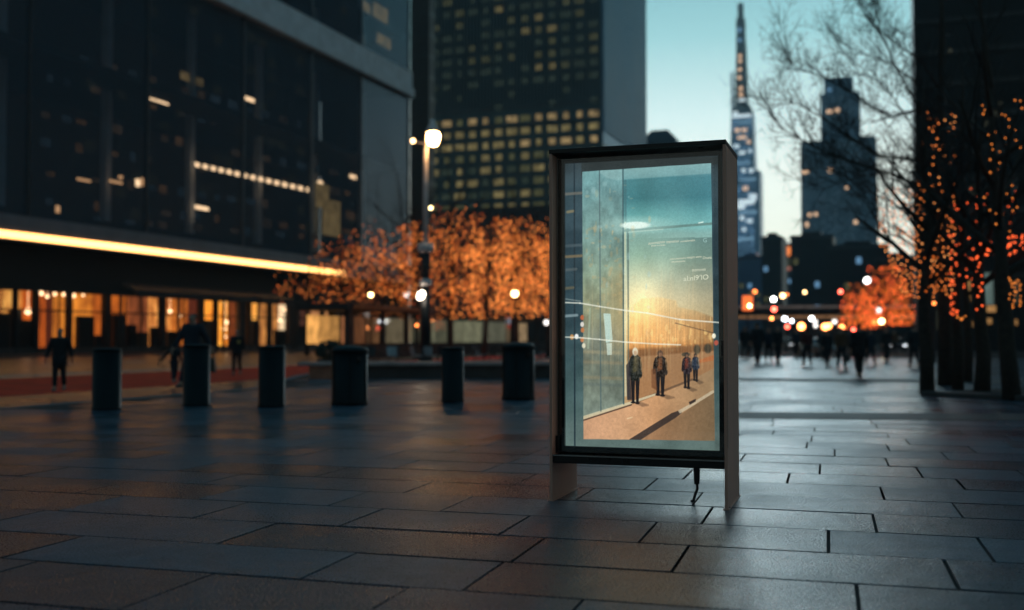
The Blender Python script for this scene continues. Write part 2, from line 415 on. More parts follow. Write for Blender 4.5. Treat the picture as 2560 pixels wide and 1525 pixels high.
for (px, py, w, h, m) in ((238, 175, 52, 30, 'e_room'), (290, 192, 44, 18, 'e_room'), (396, 232, 60, 40, 'e_room'), (478, 264, 66, 34, 'e_room'), (461, 250, 22, 24, 'e_room_refl'),
                          (532, 282, 22, 34, 'e_room'), (575, 296, 50, 24, 'e_room_refl'), (625, 302, 46, 20, 'e_room'), (463, 190, 22, 20, 'e_room_refl'), (500, 205, 16, 18, 'e_room_refl')):
    lamp_in(px, py, w, h, M[m], -5.4, 'lit_room_or_reflection')
rr = random.Random(91)
for row_, (py0, sl_, n_) in enumerate(((200, .30, 18), (262, .26, 20), (340, .2, 20), (400, .17, 20), (470, .14, 20), (530, .10, 20), (560, .08, 20))):
    for q_ in range(n_):
        px = 120 + q_ * 42 + rr.uniform(-8, 8)
        if px > 1000 or rr.random() < .38: continue
        py = py0 + sl_ * (px - 380)
        if py < 150 + .3 * (px - 300) or py > 640: continue
        lamp_in(px, py, rr.uniform(10, 26), rr.uniform(10, 24), M[rr.choice(['e_roomd', 'e_roomd', 'e_roomc', 'e_roomc', 'e_roomd2'])], -5.6 - .3 * rr.random(), 'lit_room_or_reflection')
for (px, py, w, h, m) in ((806, 490, 34, 60, 'e_room_refl'), (829, 545, 44, 90, 'e_room_refl'), (918, 20, 18, 26, 'e_room_refl'), (952, 32, 36, 36, 'e_room_refl'), (1000, 60, 28, 34, 'e_room_refl'),
                          (960, 98, 34, 36, 'e_room_refl'), (1003, 118, 26, 34, 'e_room_refl')):
    lamp_in(px, py, w, h, M[m], -3.0, 'lit_room_or_reflection')  # upper right blocks: window reflections of the facade, put in as glowing boxes

# shop windows: lit rooms with fronts
def sh(px, py): return LH(px, py, SETB)
shops = [(-60, 40, (110, 50, 22), (60, 25, 12)), (44, 88, (205, 150, 75), (150, 85, 35)), (97, 146, (190, 88, 28), (120, 50, 16)), (150, 172, (80, 34, 20), (40, 18, 12)),
         (180, 263, (205, 122, 42), (140, 72, 24)), (276, 312, (160, 78, 26), (110, 52, 18)), (316, 352, (185, 95, 30), (130, 60, 20)), (356, 404, (120, 62, 34), (60, 30, 16)),
         (414, 458, (225, 150, 75), (130, 60, 22)), (461, 500, (190, 105, 38), (110, 50, 20)), (510, 540, (88, 38, 24), (60, 26, 16)), (545, 598, (250, 170, 62), (225, 120, 34)),
         (612, 622, (110, 52, 24), (60, 28, 14)), (628, 674, (245, 175, 80), (205, 120, 44)), (680, 724, (190, 125, 62), (90, 48, 26)), (734, 742, (225, 200, 160), (190, 150, 110)),
         (748, 806, (66, 38, 28), (40, 24, 18)), (812, 846, (170, 115, 72), (120, 76, 46))]
for i, (xa, xb, c1, c2) in enumerate(shops):
    ztop = LH(xa, 722 + max(xa, 0) * 0.030, SETB - .8).z if xa < 800 else 4.2
    ya, yb = sh(xa, 800).y, sh(xb, 800).y
    w = empty('shop_window', (0, 0, 0)); w.parent = lb
    em = emat('shop_light', lin(*c1), 1.5, True, .5, 1.3, lin(*c2), (1, 1, .45))
    box(SETB - 2.0, SETB - 1.95, ya - .3, yb + .5, .5, zsh + .05).build('back_wall', em, w)
    box(SETB - .05, SETB, ya - .16, ya, .0, zsh).build('frame', M['soffit'], w)
    box(SETB - .05, SETB, yb, yb + .16, .0, zsh).build('frame', M['soffit'], w)
    box(SETB - .06, SETB + .02, ya, yb, .0, .55).build('sill', M['stone_dark'], w)
    box(SETB - .05, SETB - .01, ya, yb, 3.75, 3.9).build('transom', M['soffit'], w)
# piers between windows
gaps = [(40, 44), (88, 97), (172, 180), (263, 276), (404, 414), (500, 510), (540, 545), (598, 612), (622, 628), (674, 680), (724, 734), (742, 748), (806, 812)]
for (a, b) in gaps:
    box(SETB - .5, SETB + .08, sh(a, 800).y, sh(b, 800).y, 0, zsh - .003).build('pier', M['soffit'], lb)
box(SETB - 1, SETB - .7, sh(848, 800).y, ye, 0, zsh).build('pier', M['soffit'], lb)
# dark furniture silhouettes inside the shops
r = random.Random(3)
def furn(px0, px1, py0, name='display_cabinet', x=SETB - 1.2, mat='soffit'):
    a, b = LH(px0, 800, x), LH(px1, 800, x); box(x - .4, x, a.y, b.y, .0, LH((px0 + px1) / 2, py0, x).z).build(name, M[mat], lb)
furn(-40, 26, 782); furn(30, 56, 776); furn(58, 92, 800); furn(196, 236, 790); furn(240, 262, 838); furn(286, 316, 786); furn(320, 342, 812); furn(344, 372, 830, mat='cloth_brown'); furn(382, 402, 818)
furn(512, 538, 800); furn(690, 720, 825); furn(752, 790, 815); furn(632, 645, 800); furn(420, 452, 828); furn(465, 490, 822)
for (px, py, rr) in ((103, 733, .22), (118, 741, .16), (137, 735, .16), (160, 736, .18), (184, 739, .2), (208, 738, .12), (559, 760, .2), (564, 806, .28), (560, 822, .3), (562, 842, .2), (70, 778, .3), (425, 778, .2), (449, 790, .16), (700, 800, .22), (712, 775, .14), (737, 788, .14), (736, 812, .14)):
    c = LH(px, py, SETB - .9)
    mb = MB(); mb.ball((c.x, c.y, c.z), rr * .9); mb.tube([(c.x, c.y, c.z + rr), (c.x, c.y, zsh)], [.015, .015], 4)
    mb.build('pendant_lamp', M['e_in'], lb, True)
# market canopy in front of the shops
can = empty('street_canopy', s0 + V * 2.0 + U * LH(400, 700).y, -AX, 'low dark canopy with sloping glass roof panels in front of the lit shops', 'canopy')
co = Vector(can.location)
CH = lambda px, py, x=0.0: hit(co, -AX, px, py, 0, x)
M['awn'] = pmat('canopy_roof', (0.03, 0.055, 0.075), 0.22, 0.2, 0.2, 2)
zc0 = CH(400, 735).z; zc1 = zc0 + .8
for (pa, pb) in ((300, 412), (414, 520), (528, 608), (614, 700)):
    ya, yb = CH(pa, 700).y, CH(pb, 700).y
    mb = MB()
    mb.v = [(1.9, ya, zc0 + .15), (1.9, yb, zc0 + .15), (0, yb, zc1), (0, ya, zc1), (1.9, ya, zc0), (1.9, yb, zc0), (0, yb, zc1 - .12), (0, ya, zc1 - .12)]
    mb.f = [(0, 1, 2, 3), (7, 6, 5, 4), (0, 4, 5, 1), (1, 5, 6, 2), (2, 6, 7, 3), (3, 7, 4, 0)]
    mb.build('roof_panel', M['awn'], can)
    box(1.75, 2.0, ya, yb, zc0 - .45, zc0 - .003).build('valance', M['soffit'], can)
for px in (262, 408, 523, 611, 702):
    y = CH(px, 700).y
    box(1.7, 1.9, y - .12, y + .12, 0, zc0 - .46).build('post', M['soffit'], can)

# ============================================================ MIDDLE TOWERS
def windows_face(root, x0, nc, cw, z0, nr, rh, plane_y, probf, mats, ww=.7, wh=.5, limit=95, name='window'):
    """lit windows on the local plane y = plane_y: the 95 brightest as parts, the rest as one mesh"""
    lst = []; rr = random.Random(nc * 31 + nr)
    for i in range(nr):
        for j in range(nc):
            v = probf(i, j, rr)
            if v is None: continue
            xc = x0 + (j + .5) * cw; zc = z0 + (i + .5) * rh
            jw = ww * rr.uniform(.5, 1.15)
            lst.append((v, xc - cw * jw / 2, xc + cw * jw / 2, zc - rh * wh / 2, zc + rh * wh / 2))
    lst.sort(key=lambda t: t[0])
    for t in lst[:limit]:
        box(t[1], t[2], plane_y - .05, plane_y + .05, t[3], t[4]).build(name, mats[t[0]], root)
    rest = {}
    for t in lst[limit:]: rest.setdefault(t[0], MB()).box(t[1], t[2], plane_y - .05, plane_y + .05, t[3], t[4])
    for k, mb in rest.items(): tag(mb.build(name, mats[k], root), kind='stuff')
T0 = P(1505, 845, 330); T0.z = 0
tw = empty('office_tower', T0, -AX, 'tall dark office tower with a grid of dim yellow windows and a ribbed blue side', 'building')
TH = lambda px, py, ax=1, v=0.0: hit(T0, -AX, px, py, ax, v)
xl = TH(1066, 300).x; dside = TH(1612, 200, 0, 0.0).y
M['tower'] = pmat('tower_glass', (0.03, 0.065, 0.075), 0.35, 0.1, 0.3, 0.05, spec=.3)
M['towerside'] = pmat('blue_side_panels', (0.09, 0.22, 0.34), 0.4, 0.3, 0.15, 0.05)
box(xl, 0, 0, dside, 0, 190).build('wall', M['tower'], tw)
box(0.003, .5, .3, dside, TH(1505, 278).z - 10, 190).build('side_wall', M['towerside'], tw)
box(0.003, .35, .3, dside, 0, TH(1505, 278).z - 10.01).build('side_wall', M['tower'], tw)
mb = MB()
nf = 60
for k in range(nf): 
    y = .6 + (dside - 1.0) * k / nf; mb.box(.5, .85, y, y + (dside / nf) * .45, TH(1505, 278).z - 6, 190)
mb.build('side_rib', M['towerside'], tw)
mb = MB()
for k in range(52):
    x = xl + (-xl) * k / 52; mb.box(x, x + .28, -.6, -.003, TH(1505, 278).z + 4, 190)
mb.build('facade_rib', M['rib'], tw)
rowz = TH(1480, 283).z; rh = 4.0; cw = 4.55
M['w1'] = emat('window_bright', lin(190, 162, 112), .74, False, .85, .45)
M['w2'] = emat('window_mid', lin(150, 136, 90), .75, False, .75, .5)
M['w3'] = emat('window_dim', lin(84, 84, 56), .9, False, .6, .5)
M['w4'] = emat('window_faint', lin(48, 58, 48), .9, False, .5, .5)
base_r = int((rowz) // rh)
def pf(i, j, rr):
    d = i - base_r     # row relative to the bright one
    if d == 0: return 'w1' if rr.random() < .8 else 'w3'
    if d in (-1,): return 'w2' if rr.random() < .9 else 'w3'
    if d == 1 or d == 2: return 'w4' if rr.random() < .3 else None
    if d == -2: return 'w2' if j < 7 else ('w1' if rr.random() < .8 else 'w2')
    if d == -3: return rr.choice(['w2', 'w3', 'w3'])
    if -7 <= d <= -4: return rr.choice(['w2', 'w3', 'w2', 'w3', 'w4'])
    if d < -7: return rr.choice(['w4', None, None, None, 'w3']) if d > -12 else None
    p = .5 if d < 12 else .25
    if rr.random() < p: return rr.choice(['w2', 'w3', 'w3', 'w4', 'w4'])
    return 'w4' if rr.random() < .6 else None
windows_face(tw, xl + .6, int(-xl / cw), -(xl + .8) / int(-xl / cw), rowz - (base_r + .5) * rh, base_r + 26, rh, -.03, pf, M)
for zz in (rowz - 2.3, rowz + 3.2):
    box(xl, 0, -.45, -.003, zz, zz + .7).build('floor_band', M['rib'], tw)
# narrow dark slab building in front of it on the left
q = P(1024, 845, 190); q.z = 0
db = empty('dark_slab_building', q, -AX, 'narrow black brown high-rise between the glass building and the yellow windowed tower', 'building')
xr = hit(q, -AX, 1072, 300, 1, 0).x
box(0, xr, 0, 2.5, 0, 120).build('wall', pmat('brown_cladding', (0.028, 0.021, 0.019), 0.6), db)
mb = MB()
for k in range(30): mb.box(-.06, xr + .06, -.06, 2.56, 6 + k * 3.8, 6.25 + k * 3.8)
mb.build('floor_band', M['rib'], db)
# lower dark block behind left trees
q = P(1075, 845, 260); q.z = 0
pb = empty('low_office_block', q, -AX, 'dark low office block behind the orange lit trees', 'building')
xr = hit(q, -AX, 1560, 600, 1, 0).x
zt2 = hit(q, -AX, 1200, 520, 1, 0).z
box(0, xr, 0, 15, 0, zt2).build('wall', pmat('dark_block', (0.02, 0.02, 0.024), 0.6), pb)
for k in range(22):
    if k % 3 != 1: box(.8 + k * 2.1, 2.0 + k * 2.1, -.06, -.003, zt2 - 6 - (k % 4) * 4, zt2 - 4.4 - (k % 4) * 4).build('window', M['w4'], pb)
# hip roofed building between tower and kiosk
q = P(1612, 845, 420); q.z = 0; k_ = 420 / F
hb = empty('hip_roof_building', q, -AX, 'small grey building with a chamfered top just right of the office tower', 'building')
M['far_grey'] = pmat('far_grey_wall', (0.045, 0.06, 0.085), 0.6, 0, .15, .1)
M['far_blue'] = pmat('far_blue_glass', (0.08, 0.2, 0.38), 0.3, 0.4, .3, .03)
M['far_dark'] = pmat('far_dark_wall', (0.02, 0.025, 0.033), 0.6, 0, .2, .1)
z1 = hit(q, -AX, 1640, 352, 1, 0).z; z2 = hit(q, -AX, 1640, 322, 1, 0).z
box(0, 80 * k_, 0, 20, 0, z1).build('wall', M['far_grey'], hb)
MB().frust(35 * k_, 10, 90 * k_, 20, 42 * k_, 14, z1 + .003, z2).build('roof', M['far_grey'], hb)

# ============================================================ SKYLINE AT THE STREET END
def px_box(root_px, Y, prof, name, mat, label, depth=None):
    """stack of tapered storeys given as (y_top, y_bottom, xl_top, xr_top, xl_bot, xr_bot)"""
    k = Y / F; q = P(root_px, 845, Y); q.z = 0
    e = empty(name, q, -AX, label, 'building')
    return e, q, k
# spire tower
Y = 1150; e, q, k = px_box(1862, Y, None, 'spire_tower', None, 'very tall slender tower with a needle spire at the end of the street')
def Zp(py): return CM + (845 - py) * k
segs = [('antenna', 2, 40, 7, 6.5, 'far_dark'), ('antenna', 40, 66, 10, 11, 'far_dark'), ('upper_shaft', 66, 108, 10, 11.5, 'far_dark'), ('upper_shaft', 108, 262, 11.5, 15.5, 'far_dark')]
def XW(cx, w): return (cx - 1862) * k, 2 * w * k
for nm, y0, y1, w0, w1, mt in segs:
    MB().frust((1857 - 1862 + (y0 + y1) * .004) * k, 0, 2 * w1 * k, 2 * w1 * k, 2 * w0 * k, 2 * w0 * k, Zp(y1) + .2, Zp(y0)).build(nm, M[mt], e)
MB().frust((1862 - 1862) * k, 0, 52 * k, 52 * k, 34 * k, 34 * k, Zp(284), Zp(262)).build('shoulder', M['far_dark'], e)
MB().frust(0 * k, 0, 62 * k, 56 * k, 53 * k, 50 * k, Zp(430), Zp(285)).build('shaft', M['far_blue'], e)
MB().frust(8 * k, 0, 76 * k, 66 * k, 72 * k, 62 * k, 0, Zp(431)).build('shaft', M['far_blue'], e)
MB().frust(-26 * k, 0, 8 * k, 8 * k, 5 * k, 5 * k, Zp(300), Zp(175)).build('side_mast', M['far_blue'], e)
M['f_white'] = emat('far_white_light', (0.65, 0.8, 0.85), 1.3); M['f_warm'] = emat('far_warm_light', (0.8, 0.5, 0.3), 1.4); M['f_blue'] = emat('far_blue_light', (0.16, 0.30, 0.42), 1.0)
M['f_soft'] = emat('far_soft_window', (0.12, 0.26, 0.42), 1.0)
def spots(root, lst, plane, Yb):
    for (px, py, w, h, m) in lst:
        x = (px - 1862) * k
        box(x - w * k / 2, x + w * k / 2, plane, plane + 1.5, Zp(py + h / 2), Zp(py - h / 2)).build('window', M[m], root)
spots(e, [(1857, 138, 7, 8, 'f_warm'), (1857, 151, 7, 8, 'f_warm'), (1856, 172, 8, 8, 'f_warm'), (1855, 193, 8, 9, 'f_warm'), (1858, 220, 9, 10, 'f_warm'), (1859, 236, 10, 12, 'f_warm'), (1861, 250, 18, 6, 'f_white'), (1856, 72, 9, 10, 'f_soft'), (1856, 98, 10, 8, 'f_soft')], -17 * k, Y)
spots(e, [(1862, 292, 48, 7, 'f_white'), (1846, 283, 12, 6, 'f_white'), (1850, 327, 12, 8, 'f_warm'), (1868, 327, 12, 8, 'f_warm'), (1862, 346, 22, 7, 'f_warm'), (1878, 358, 9, 9, 'f_warm'), (1848, 367, 14, 8, 'f_white'), (1868, 308, 36, 5, 'f_blue'),
          (1882, 381, 8, 8, 'f_white'), (1862, 384, 16, 7, 'f_white'), (1864, 410, 40, 5, 'f_blue')], -29 * k, Y)
spots(e, [(1866, 430, 9, 9, 'f_white'), (1885, 431, 9, 9, 'f_white'), (1871, 474, 12, 10, 'f_warm'), (1888, 497, 18, 16, 'f_white'), (1872, 508, 40, 12, 'f_white'), (1860, 520, 20, 10, 'f_white'), (1862, 548, 10, 10, 'f_white'), (1880, 556, 14, 10, 'f_white'), (1866, 576, 9, 9, 'f_white'), (1876, 452, 40, 6, 'f_blue'), (1876, 534, 44, 8, 'f_blue'), (1870, 600, 40, 8, 'f_blue')], -35 * k, Y)
rr = random.Random(8); mb = MB(); mb2 = MB()
for i in range(60):
    py = 300 + i * 6
    for j in range(14):
        if rr.random() < .45:
            x = (-24 + j * 3.6 + (4 if py > 430 else 0)) * k
            (mb if rr.random() < .75 else mb2).box(x, x + 2.4 * k, (-36 if py > 430 else -30.5) * k, -20 * k, Zp(py + 3), Zp(py))
tag(mb.build('window', M['f_soft'], e), kind='stuff')
# stepped tower
Y = 760; k = Y / F
q = P(2110, 845, Y); q.z = 0
st = empty('stepped_tower', q, -AX, 'broad blue skyscraper with square shoulders and a narrower crown', 'building')
def stb(x0, x1, y0, y1, d, nm, mt): 
    return box((x0 - 2110) * k, (x1 - 2110) * k, -d * k, d * k, 0 if y1 > 900 else Zp(y1), Zp(y0)).build(nm, M[mt], st)
M['st_top'] = pmat('blue_stone', (0.05, 0.15, 0.27), 0.5, .2, .3, .04); M['st_low'] = pmat('blue_grey_stone', (0.06, 0.14, 0.22), 0.5, .1, .3, .03)
stb(2069, 2138, 194, 236, 26, 'crown', 'st_top'); stb(2061, 2154, 234.5, 352, 32, 'upper_block', 'st_top')
stb(2012, 2192, 353, 1000, 42, 'lower_block', 'st_low'); stb(2150, 2190, 346, 352.8, 30, 'parapet', 'st_low')
mb = MB()
for i in range(36):
    for j in range(25):
        if rr.random() < .35:
            x = (2017 + j * 7 - 2110) * k; py = 365 + i * 8
            mb.box(x, x + 3.5 * k, -43 * k, -41 * k, Zp(py + 4), Zp(py))
for i in range(13):
    for j in range(11):
        if rr.random() < .3:
            x = (2066 + j * 7.6 - 2110) * k; py = 245 + i * 8
            mb.box(x, x + 4 * k, -33 * k, -31 * k, Zp(py + 4), Zp(py))
tag(mb.build('window', emat('faint_blue_window', (0.03, 0.06, 0.09), 1), st), kind='stuff')
for (px, py, w, h, m) in ((2083, 282, 14, 8, 'f_warm'), (2100, 280, 14, 9, 'f_warm'), (2083, 228, 10, 8, 'f_soft'), (2023, 430, 16, 8, 'f_warm'), (2084, 429, 12, 10, 'f_warm'), (2033, 538, 9, 9, 'f_warm'), (2048, 537, 8, 8, 'f_warm'), (2026, 562, 7, 12, 'f_warm'), (2038, 588, 9, 9, 'f_warm'), (2050, 587, 9, 8, 'f_warm'), (2142, 560, 9, 9, 'f_warm'), (2122, 474, 7, 7, 'f_warm')):
    x = (px - 2110) * k; box(x - w * k / 2, x + w * k / 2, -44 * k, -42.01 * k, Zp(py + h / 2), Zp(py - h / 2)).build('window', M[m], st)
# street end blocks
ends = [(1845, 1908, 640, 420, 'far_blue', 'blue grey low block at the foot of the spire tower'),
        (1905, 1955, 590, 380, 'far_dark', 'dark block with a stepped roof right of the spire tower'),
        (1948, 1992, 616, 470, 'far_grey', 'grey block carrying a lit orange sign at the street end'),
        (1978, 2080, 588, 330, 'far_dark', 'wide dark block closing the street below the stepped tower'),
        (2075, 2215, 612, 300, 'far_dark', 'dark block behind the orange lit tree at the street end'),
        (2190, 2300, 640, 260, 'far_dark', 'dark block beside the right hand tower')]
for (x0, x1, yt, Y, mt, lab) in ends:
    kk = Y / F; q = P(x0, 845, Y); q.z = 0
    b = empty('street_end_building', q, -AX, lab, 'building')
    W_ = (x1 - x0) * kk; H_ = CM + (845 - yt) * kk
    box(0, W_, 0, 18, 0, H_).build('wall', M[mt], b)
    box(W_ * .25, W_ * .7, 3, 12, H_, H_ + 10 * kk).build('rooftop_plant', M[mt], b)
    box(-.3, W_ + .3, -.4, -.003, H_ - 1.2, H_ - .4).build('cornice', M['far_grey'], b)
    nn = int(W_ / 3.2)
    for i in range(1, 10):
        for j in range(nn):
            if rr.random() < .17:
                z = H_ - i * 3.6; 
                if z > 9: box(j * 3.2 + .8, j * 3.2 + 2.2, -.08, -.003, z - 1.9, z).build('window', M['f_soft' if rr.random() < .6 else 'w3'], b)
    if yt == 616:
        box(6 * kk, 34 * kk, -.6, -.1, CM + (845 - 640) * kk, CM + (845 - 617) * kk).build('sign', emat('orange_sign', lin(255, 140, 70), 1.2, False, .3, .3), b)
        box(8 * kk, 36 * kk, -.6, -.1, CM + (845 - 676) * kk, CM + (845 - 668) * kk).build('sign', emat('pink_sign', lin(160, 100, 84), 1.0), b)
        for zz in (648, 655, 662): box(10 * kk, 34 * kk, -.4, -.1, CM + (845 - zz - 3) * kk, CM + (845 - zz) * kk).build('window', M['w3'], b)
# footbridge
Y = 170; kk = Y / F
q = P(1840, 845, Y); q.z = 0
fb = empty('footbridge', q, -AX * .25, 'long low footbridge with two dimly lit edge bands crossing the street', 'bridge')
Wb = 480 * kk; zb = CM + (845 - 797) * kk; zt_ = CM + (845 - 764) * kk
box(-20, Wb, 0, 4, zb, zb + .5).build('deck', M['far_dark'], fb)
box(-20, Wb, -.12, -.01, zb + .05, zb + .5).build('edge_light', emat('bridge_light', lin(150, 110, 76), .9, False, .5, .3), fb)
box(-20, Wb, -.1, .1, zt_ - .45, zt_).build('handrail', emat('bridge_rail', lin(92, 84, 80), .8, False, .5, .3), fb)
box(-20, Wb, .15, .2, zb + .51, zt_ - .46).build('parapet_panel', M['far_dark'], fb)
for i in range(5):
    x = -15 + i * 12; box(x, x + .7, 1, 3, 0, zb - .003).build('pier', M['far_dark'], fb)

# ============================================================ RIGHT DARK TOWER
R0 = P(2293, 845, 120); R0.z = 0
rt = empty('dark_tower', R0, -AX, 'huge almost black tower block filling the right edge of the street', 'building')
RH = lambda px, py: hit(R0, -AX, px, py, 1, 0.0)
M['rtower'] = pmat('black_glass', (0.008, 0.011, 0.014), 0.45, 0.0, .3, .1, spec=.25)
box(0, 70, 0, 24, 0, 90).build('wall', M['rtower'], rt)
box(9, 75, 24.003, 150, 0, 150).build('added_unseen_wing', M['rtower'], rt)  # unseen block added to darken what the left glass facade mirrors
mb = MB(); mb2 = MB(); rr = random.Random(6)
for i in range(34):
    for j in range(26):
        v = rr.random()
        if v < .3: (mb if v < .1 else mb2).box(8.9, 8.99, 28 + j * 4.6, 31 + j * 4.6, 6 + i * 4, 8 + i * 4)  # windows added to give the mirrored wing a faint grid
tag(mb.build('window', M['w2'], rt), kind='stuff'); tag(mb2.build('window', M['w4'], rt), kind='stuff')
mb = MB()
for i in range(23):
    mb.box(-.05, 70, -.25, -.003, 8 + i * 3.6, 8.5 + i * 3.6)
mb.build('floor_band', M['rib'], rt)
rr = random.Random(21)
M['w5'] = emat('dark_tower_window', lin(62, 64, 54), .8, False, .6, .8)
M['w6'] = emat('dark_tower_faint', lin(34, 42, 44), .8, False, .6, .8)
M['w7'] = emat('cool_shop', lin(105, 125, 120), .9, False, .6, .8)
M['w8'] = emat('warm_shop', lin(190, 140, 85), .9, False, .6, .8)
for (px, py, w, h, m) in [(2350, 130, 8, 8, 'w5'), (2375, 128, 8, 10, 'w5'), (2500, 260, 10, 10, 'w5'), (2490, 285, 12, 20, 'w5'), (2470, 310, 22, 14, 'w5'), (2430, 310, 14, 26, 'w6'), (2435, 390, 14, 34, 'w6'), (2500, 385, 40, 26, 'w6'), (2535, 470, 14, 44, 'w6'),
                            (2432, 480, 24, 34, 'w5'), (2475, 470, 30, 16, 'w6'), (2355, 250, 16, 40, 'w6'), (2385, 320, 40, 10, 'w6'), (2360, 90, 30, 6, 'w6'), (2470, 200, 30, 8, 'w6'), (2400, 170, 60, 5, 'w6')] + \
        [(2420, 725, 9, 60, 'w8'), (2447, 735, 8, 90, 'w8'), (2470, 705, 24, 46, 'w7'), (2470, 745, 26, 34, 'w7'), (2478, 772, 22, 16, 'w8'), (2424, 811, 14, 14, 'w8'), (2473, 803, 12, 14, 'w8'), (2540, 806, 6, 14, 'w8'), (2345, 735, 10, 60, 'w6'), (2346, 800, 8, 50, 'w5'), (2260, 800, 20, 30, 'w5'), (2540, 730, 8, 60, 'w5')]:
    a = RH(px - w / 2, py + h / 2); b = RH(px + w / 2, py - h / 2)
    if a.x > .1: box(a.x, b.x, -.32, -.26, a.z, b.z).build('window', M[m], rt)

# ============================================================ PAVILION (parallel with the street)
pv0 = G(870, 898)
pv = empty('glass_pavilion', pv0, -AX, 'long low glass pavilion with a black flat roof behind the bollards', 'pavilion')
PH = lambda px, py, x=0.0: hit(pv0, -AX, px, py, 0, x)
ztop = PH(875, 757).z; zlow = PH(875, 775).z
yend = PH(1420, 800).y
box(-3.8, .3, -.4, yend, zlow, ztop).build('roof', M['soffit'], pv, bevel=.05)
box(.305, .4, 0, yend * .28, zlow + .1, ztop - .08).build('roof_box', M['black_metal'], pv)
posts = [878, 960, 1020, 1064, 1128, 1290, 1345, 1395]
for px in posts:
    y = PH(px, 820).y; w = .42 if px in (878,) else .16
    box(-.3, 0, y - w, y + w, 0, zlow - .003).build('post', M['soffit'], pv)
M['pglass'] = glassmat('pavilion_glass', (.75, .75, .75), 1.4, .03)
cols = {0: (225, 160, 85), 1: (150, 95, 60), 2: (165, 115, 75), 3: (150, 135, 105), 4: (150, 150, 120), 5: (120, 120, 100), 6: (190, 160, 120)}
for i in range(len(posts) - 1):
    ya, yb = PH(posts[i], 820).y + .2, PH(posts[i + 1], 820).y - .2
    box(-.12, -.08, ya, yb, .95, zlow - .003).build('glass_pane', M['pglass'], pv)
    box(-.2, 0, ya, yb, 0, .94).build('lower_panel', M['soffit'], pv)
    c = cols[i]
    nseg = max(2, int((yb - ya) / 1.3)); 
    for s_ in range(nseg):
        f = random.Random(i * 7 + s_).choice([.35, .6, 1.0, 1.0, .8])
        y0 = ya + (yb - ya) * s_ / nseg; y1 = ya + (yb - ya) * (s_ + 1) / nseg
        box(-3.5, -3.4, y0, y1 - .1, 1.0, zlow - .3).build('lit_bay', emat('pavilion_light', lin(*[v * (.5 + .5 * f) for v in c]), 1.5, True, .5, 1.5), pv)
o = PH(1273, 800); box(.06, .1, o.y - .25, o.y + .25, PH(1283, 810).z, PH(1283, 792).z).build('sign', emat('white_sign', lin(170, 180, 200), .8), pv)
box(.06, .1, o.y - .25, o.y + .25, PH(1283, 822).z, PH(1283, 811).z).build('sign', emat('red_sign', lin(180, 30, 30), .8), pv)

# ============================================================ BENCH
bl = G(772, 948); br = G(1425, 946)
dv = (br - bl); Lb = dv.length; ang = math.atan2(dv.y, dv.x)
bn = empty('long_bench', bl, ang, 'long low stone bench with a thin overhanging seat slab behind the bollards', 'bench')
hb_ = (948 - 906) / F * bl.y
box(-.35, Lb, -.1, 1.1, hb_ - .12, hb_).build('seat_slab', pmat('bench_slab', (0.4, 0.3, 0.28), .45, 0, .2, 2), bn, bevel=.015)
box(0, .95, 0, 1.0, 0, hb_ - .123).build('end_block', pmat('red_brown_stone', (0.4, 0.15, 0.09), .7, 0, .3, 3, .2, 30), bn)
box(.96, Lb - .1, .1, .95, 0, hb_ - .123).build('base', M['stone_dark'], bn)

# ============================================================ BOLLARDS
def bollard(cx, top, bot, w, label, wide=False):
    p = G(cx, bot - (3 if not wide else 4)); Yc = p.y
    k = Yc / F; R = w * k / 2; H = (bot - top) * k * .985
    e = empty('bollard', (p.x, Yc + R * .4, 0), rng.uniform(0, 6), label, 'bollard', 'bollards along the edge of the plaza')
    ch = .16 * R * 2
    if wide:
        prof = [(R * 1.03, 0), (R * 1.03, .07), (R, .085), (R, H - .17)]
        MB().lathe(0, 0, prof, 40).build('body', M['dark_paint'], e, True)
        cap = [(R * 1.0, H - .165), (R * 1.045, H - .16), (R * 1.045, H - .105)] + [(R * 1.045 * math.cos(a), H - .105 + .105 * math.sin(a)) for a in (.3, .6, .9, 1.2, 1.45)]
        MB().lathe(0, 0, cap, 40).build('cap', M['dark_paint'], e, True)
        for s_ in range(6):
            a = s_ * math.pi / 3; MB().box(R - .005, R + .012, -.012, .012, .09, H - .2).build('rib', M['dark_paint'], e, rot=a)
        MB().box(R - .01, R + .035, -.05, .05, H - .32, H - .24).build('lock', M['black_metal'], e, rot=2.2 - e.rotation_euler.z - math.pi)
    else:
        prof = [(R * 1.04, 0), (R * 1.04, .04), (R, .05), (R, H - .07)]
        MB().lathe(0, 0, prof, 36).build('body', M['dark_paint'], e, True)
        cap = [(R * .97, H - .068), (R * .97, H - .055), (R * 1.02, H - .05), (R * 1.02, H - .03), (R * .97, H - .01), (R * .86, H), (R * .5, H + .004), (0.01, H + .006)]
        MB().lathe(0, 0, cap, 36).build('cap', M['dark_paint'], e, True)
    return e
bollard(261, 872, 1028, 70, 'thick dark cylindrical bollard nearest the left edge, in front of the red glow band')
bollard(487, 862, 1018, 66, 'dark cylindrical bollard with a broad-coated walker right behind it')
bollard(676, 866, 1021, 66, 'dark cylindrical bollard standing left of the bench end block')
bollard(871, 865, 1017, 90, 'widest bollard with a domed cap, in front of the left part of the bench', True)
bollard(1131, 869, 1008, 56, 'slimmest dark bollard, between the two wide domed ones')
bollard(1296, 857, 1004, 82, 'wide domed bollard close to the left side of the display case', True)

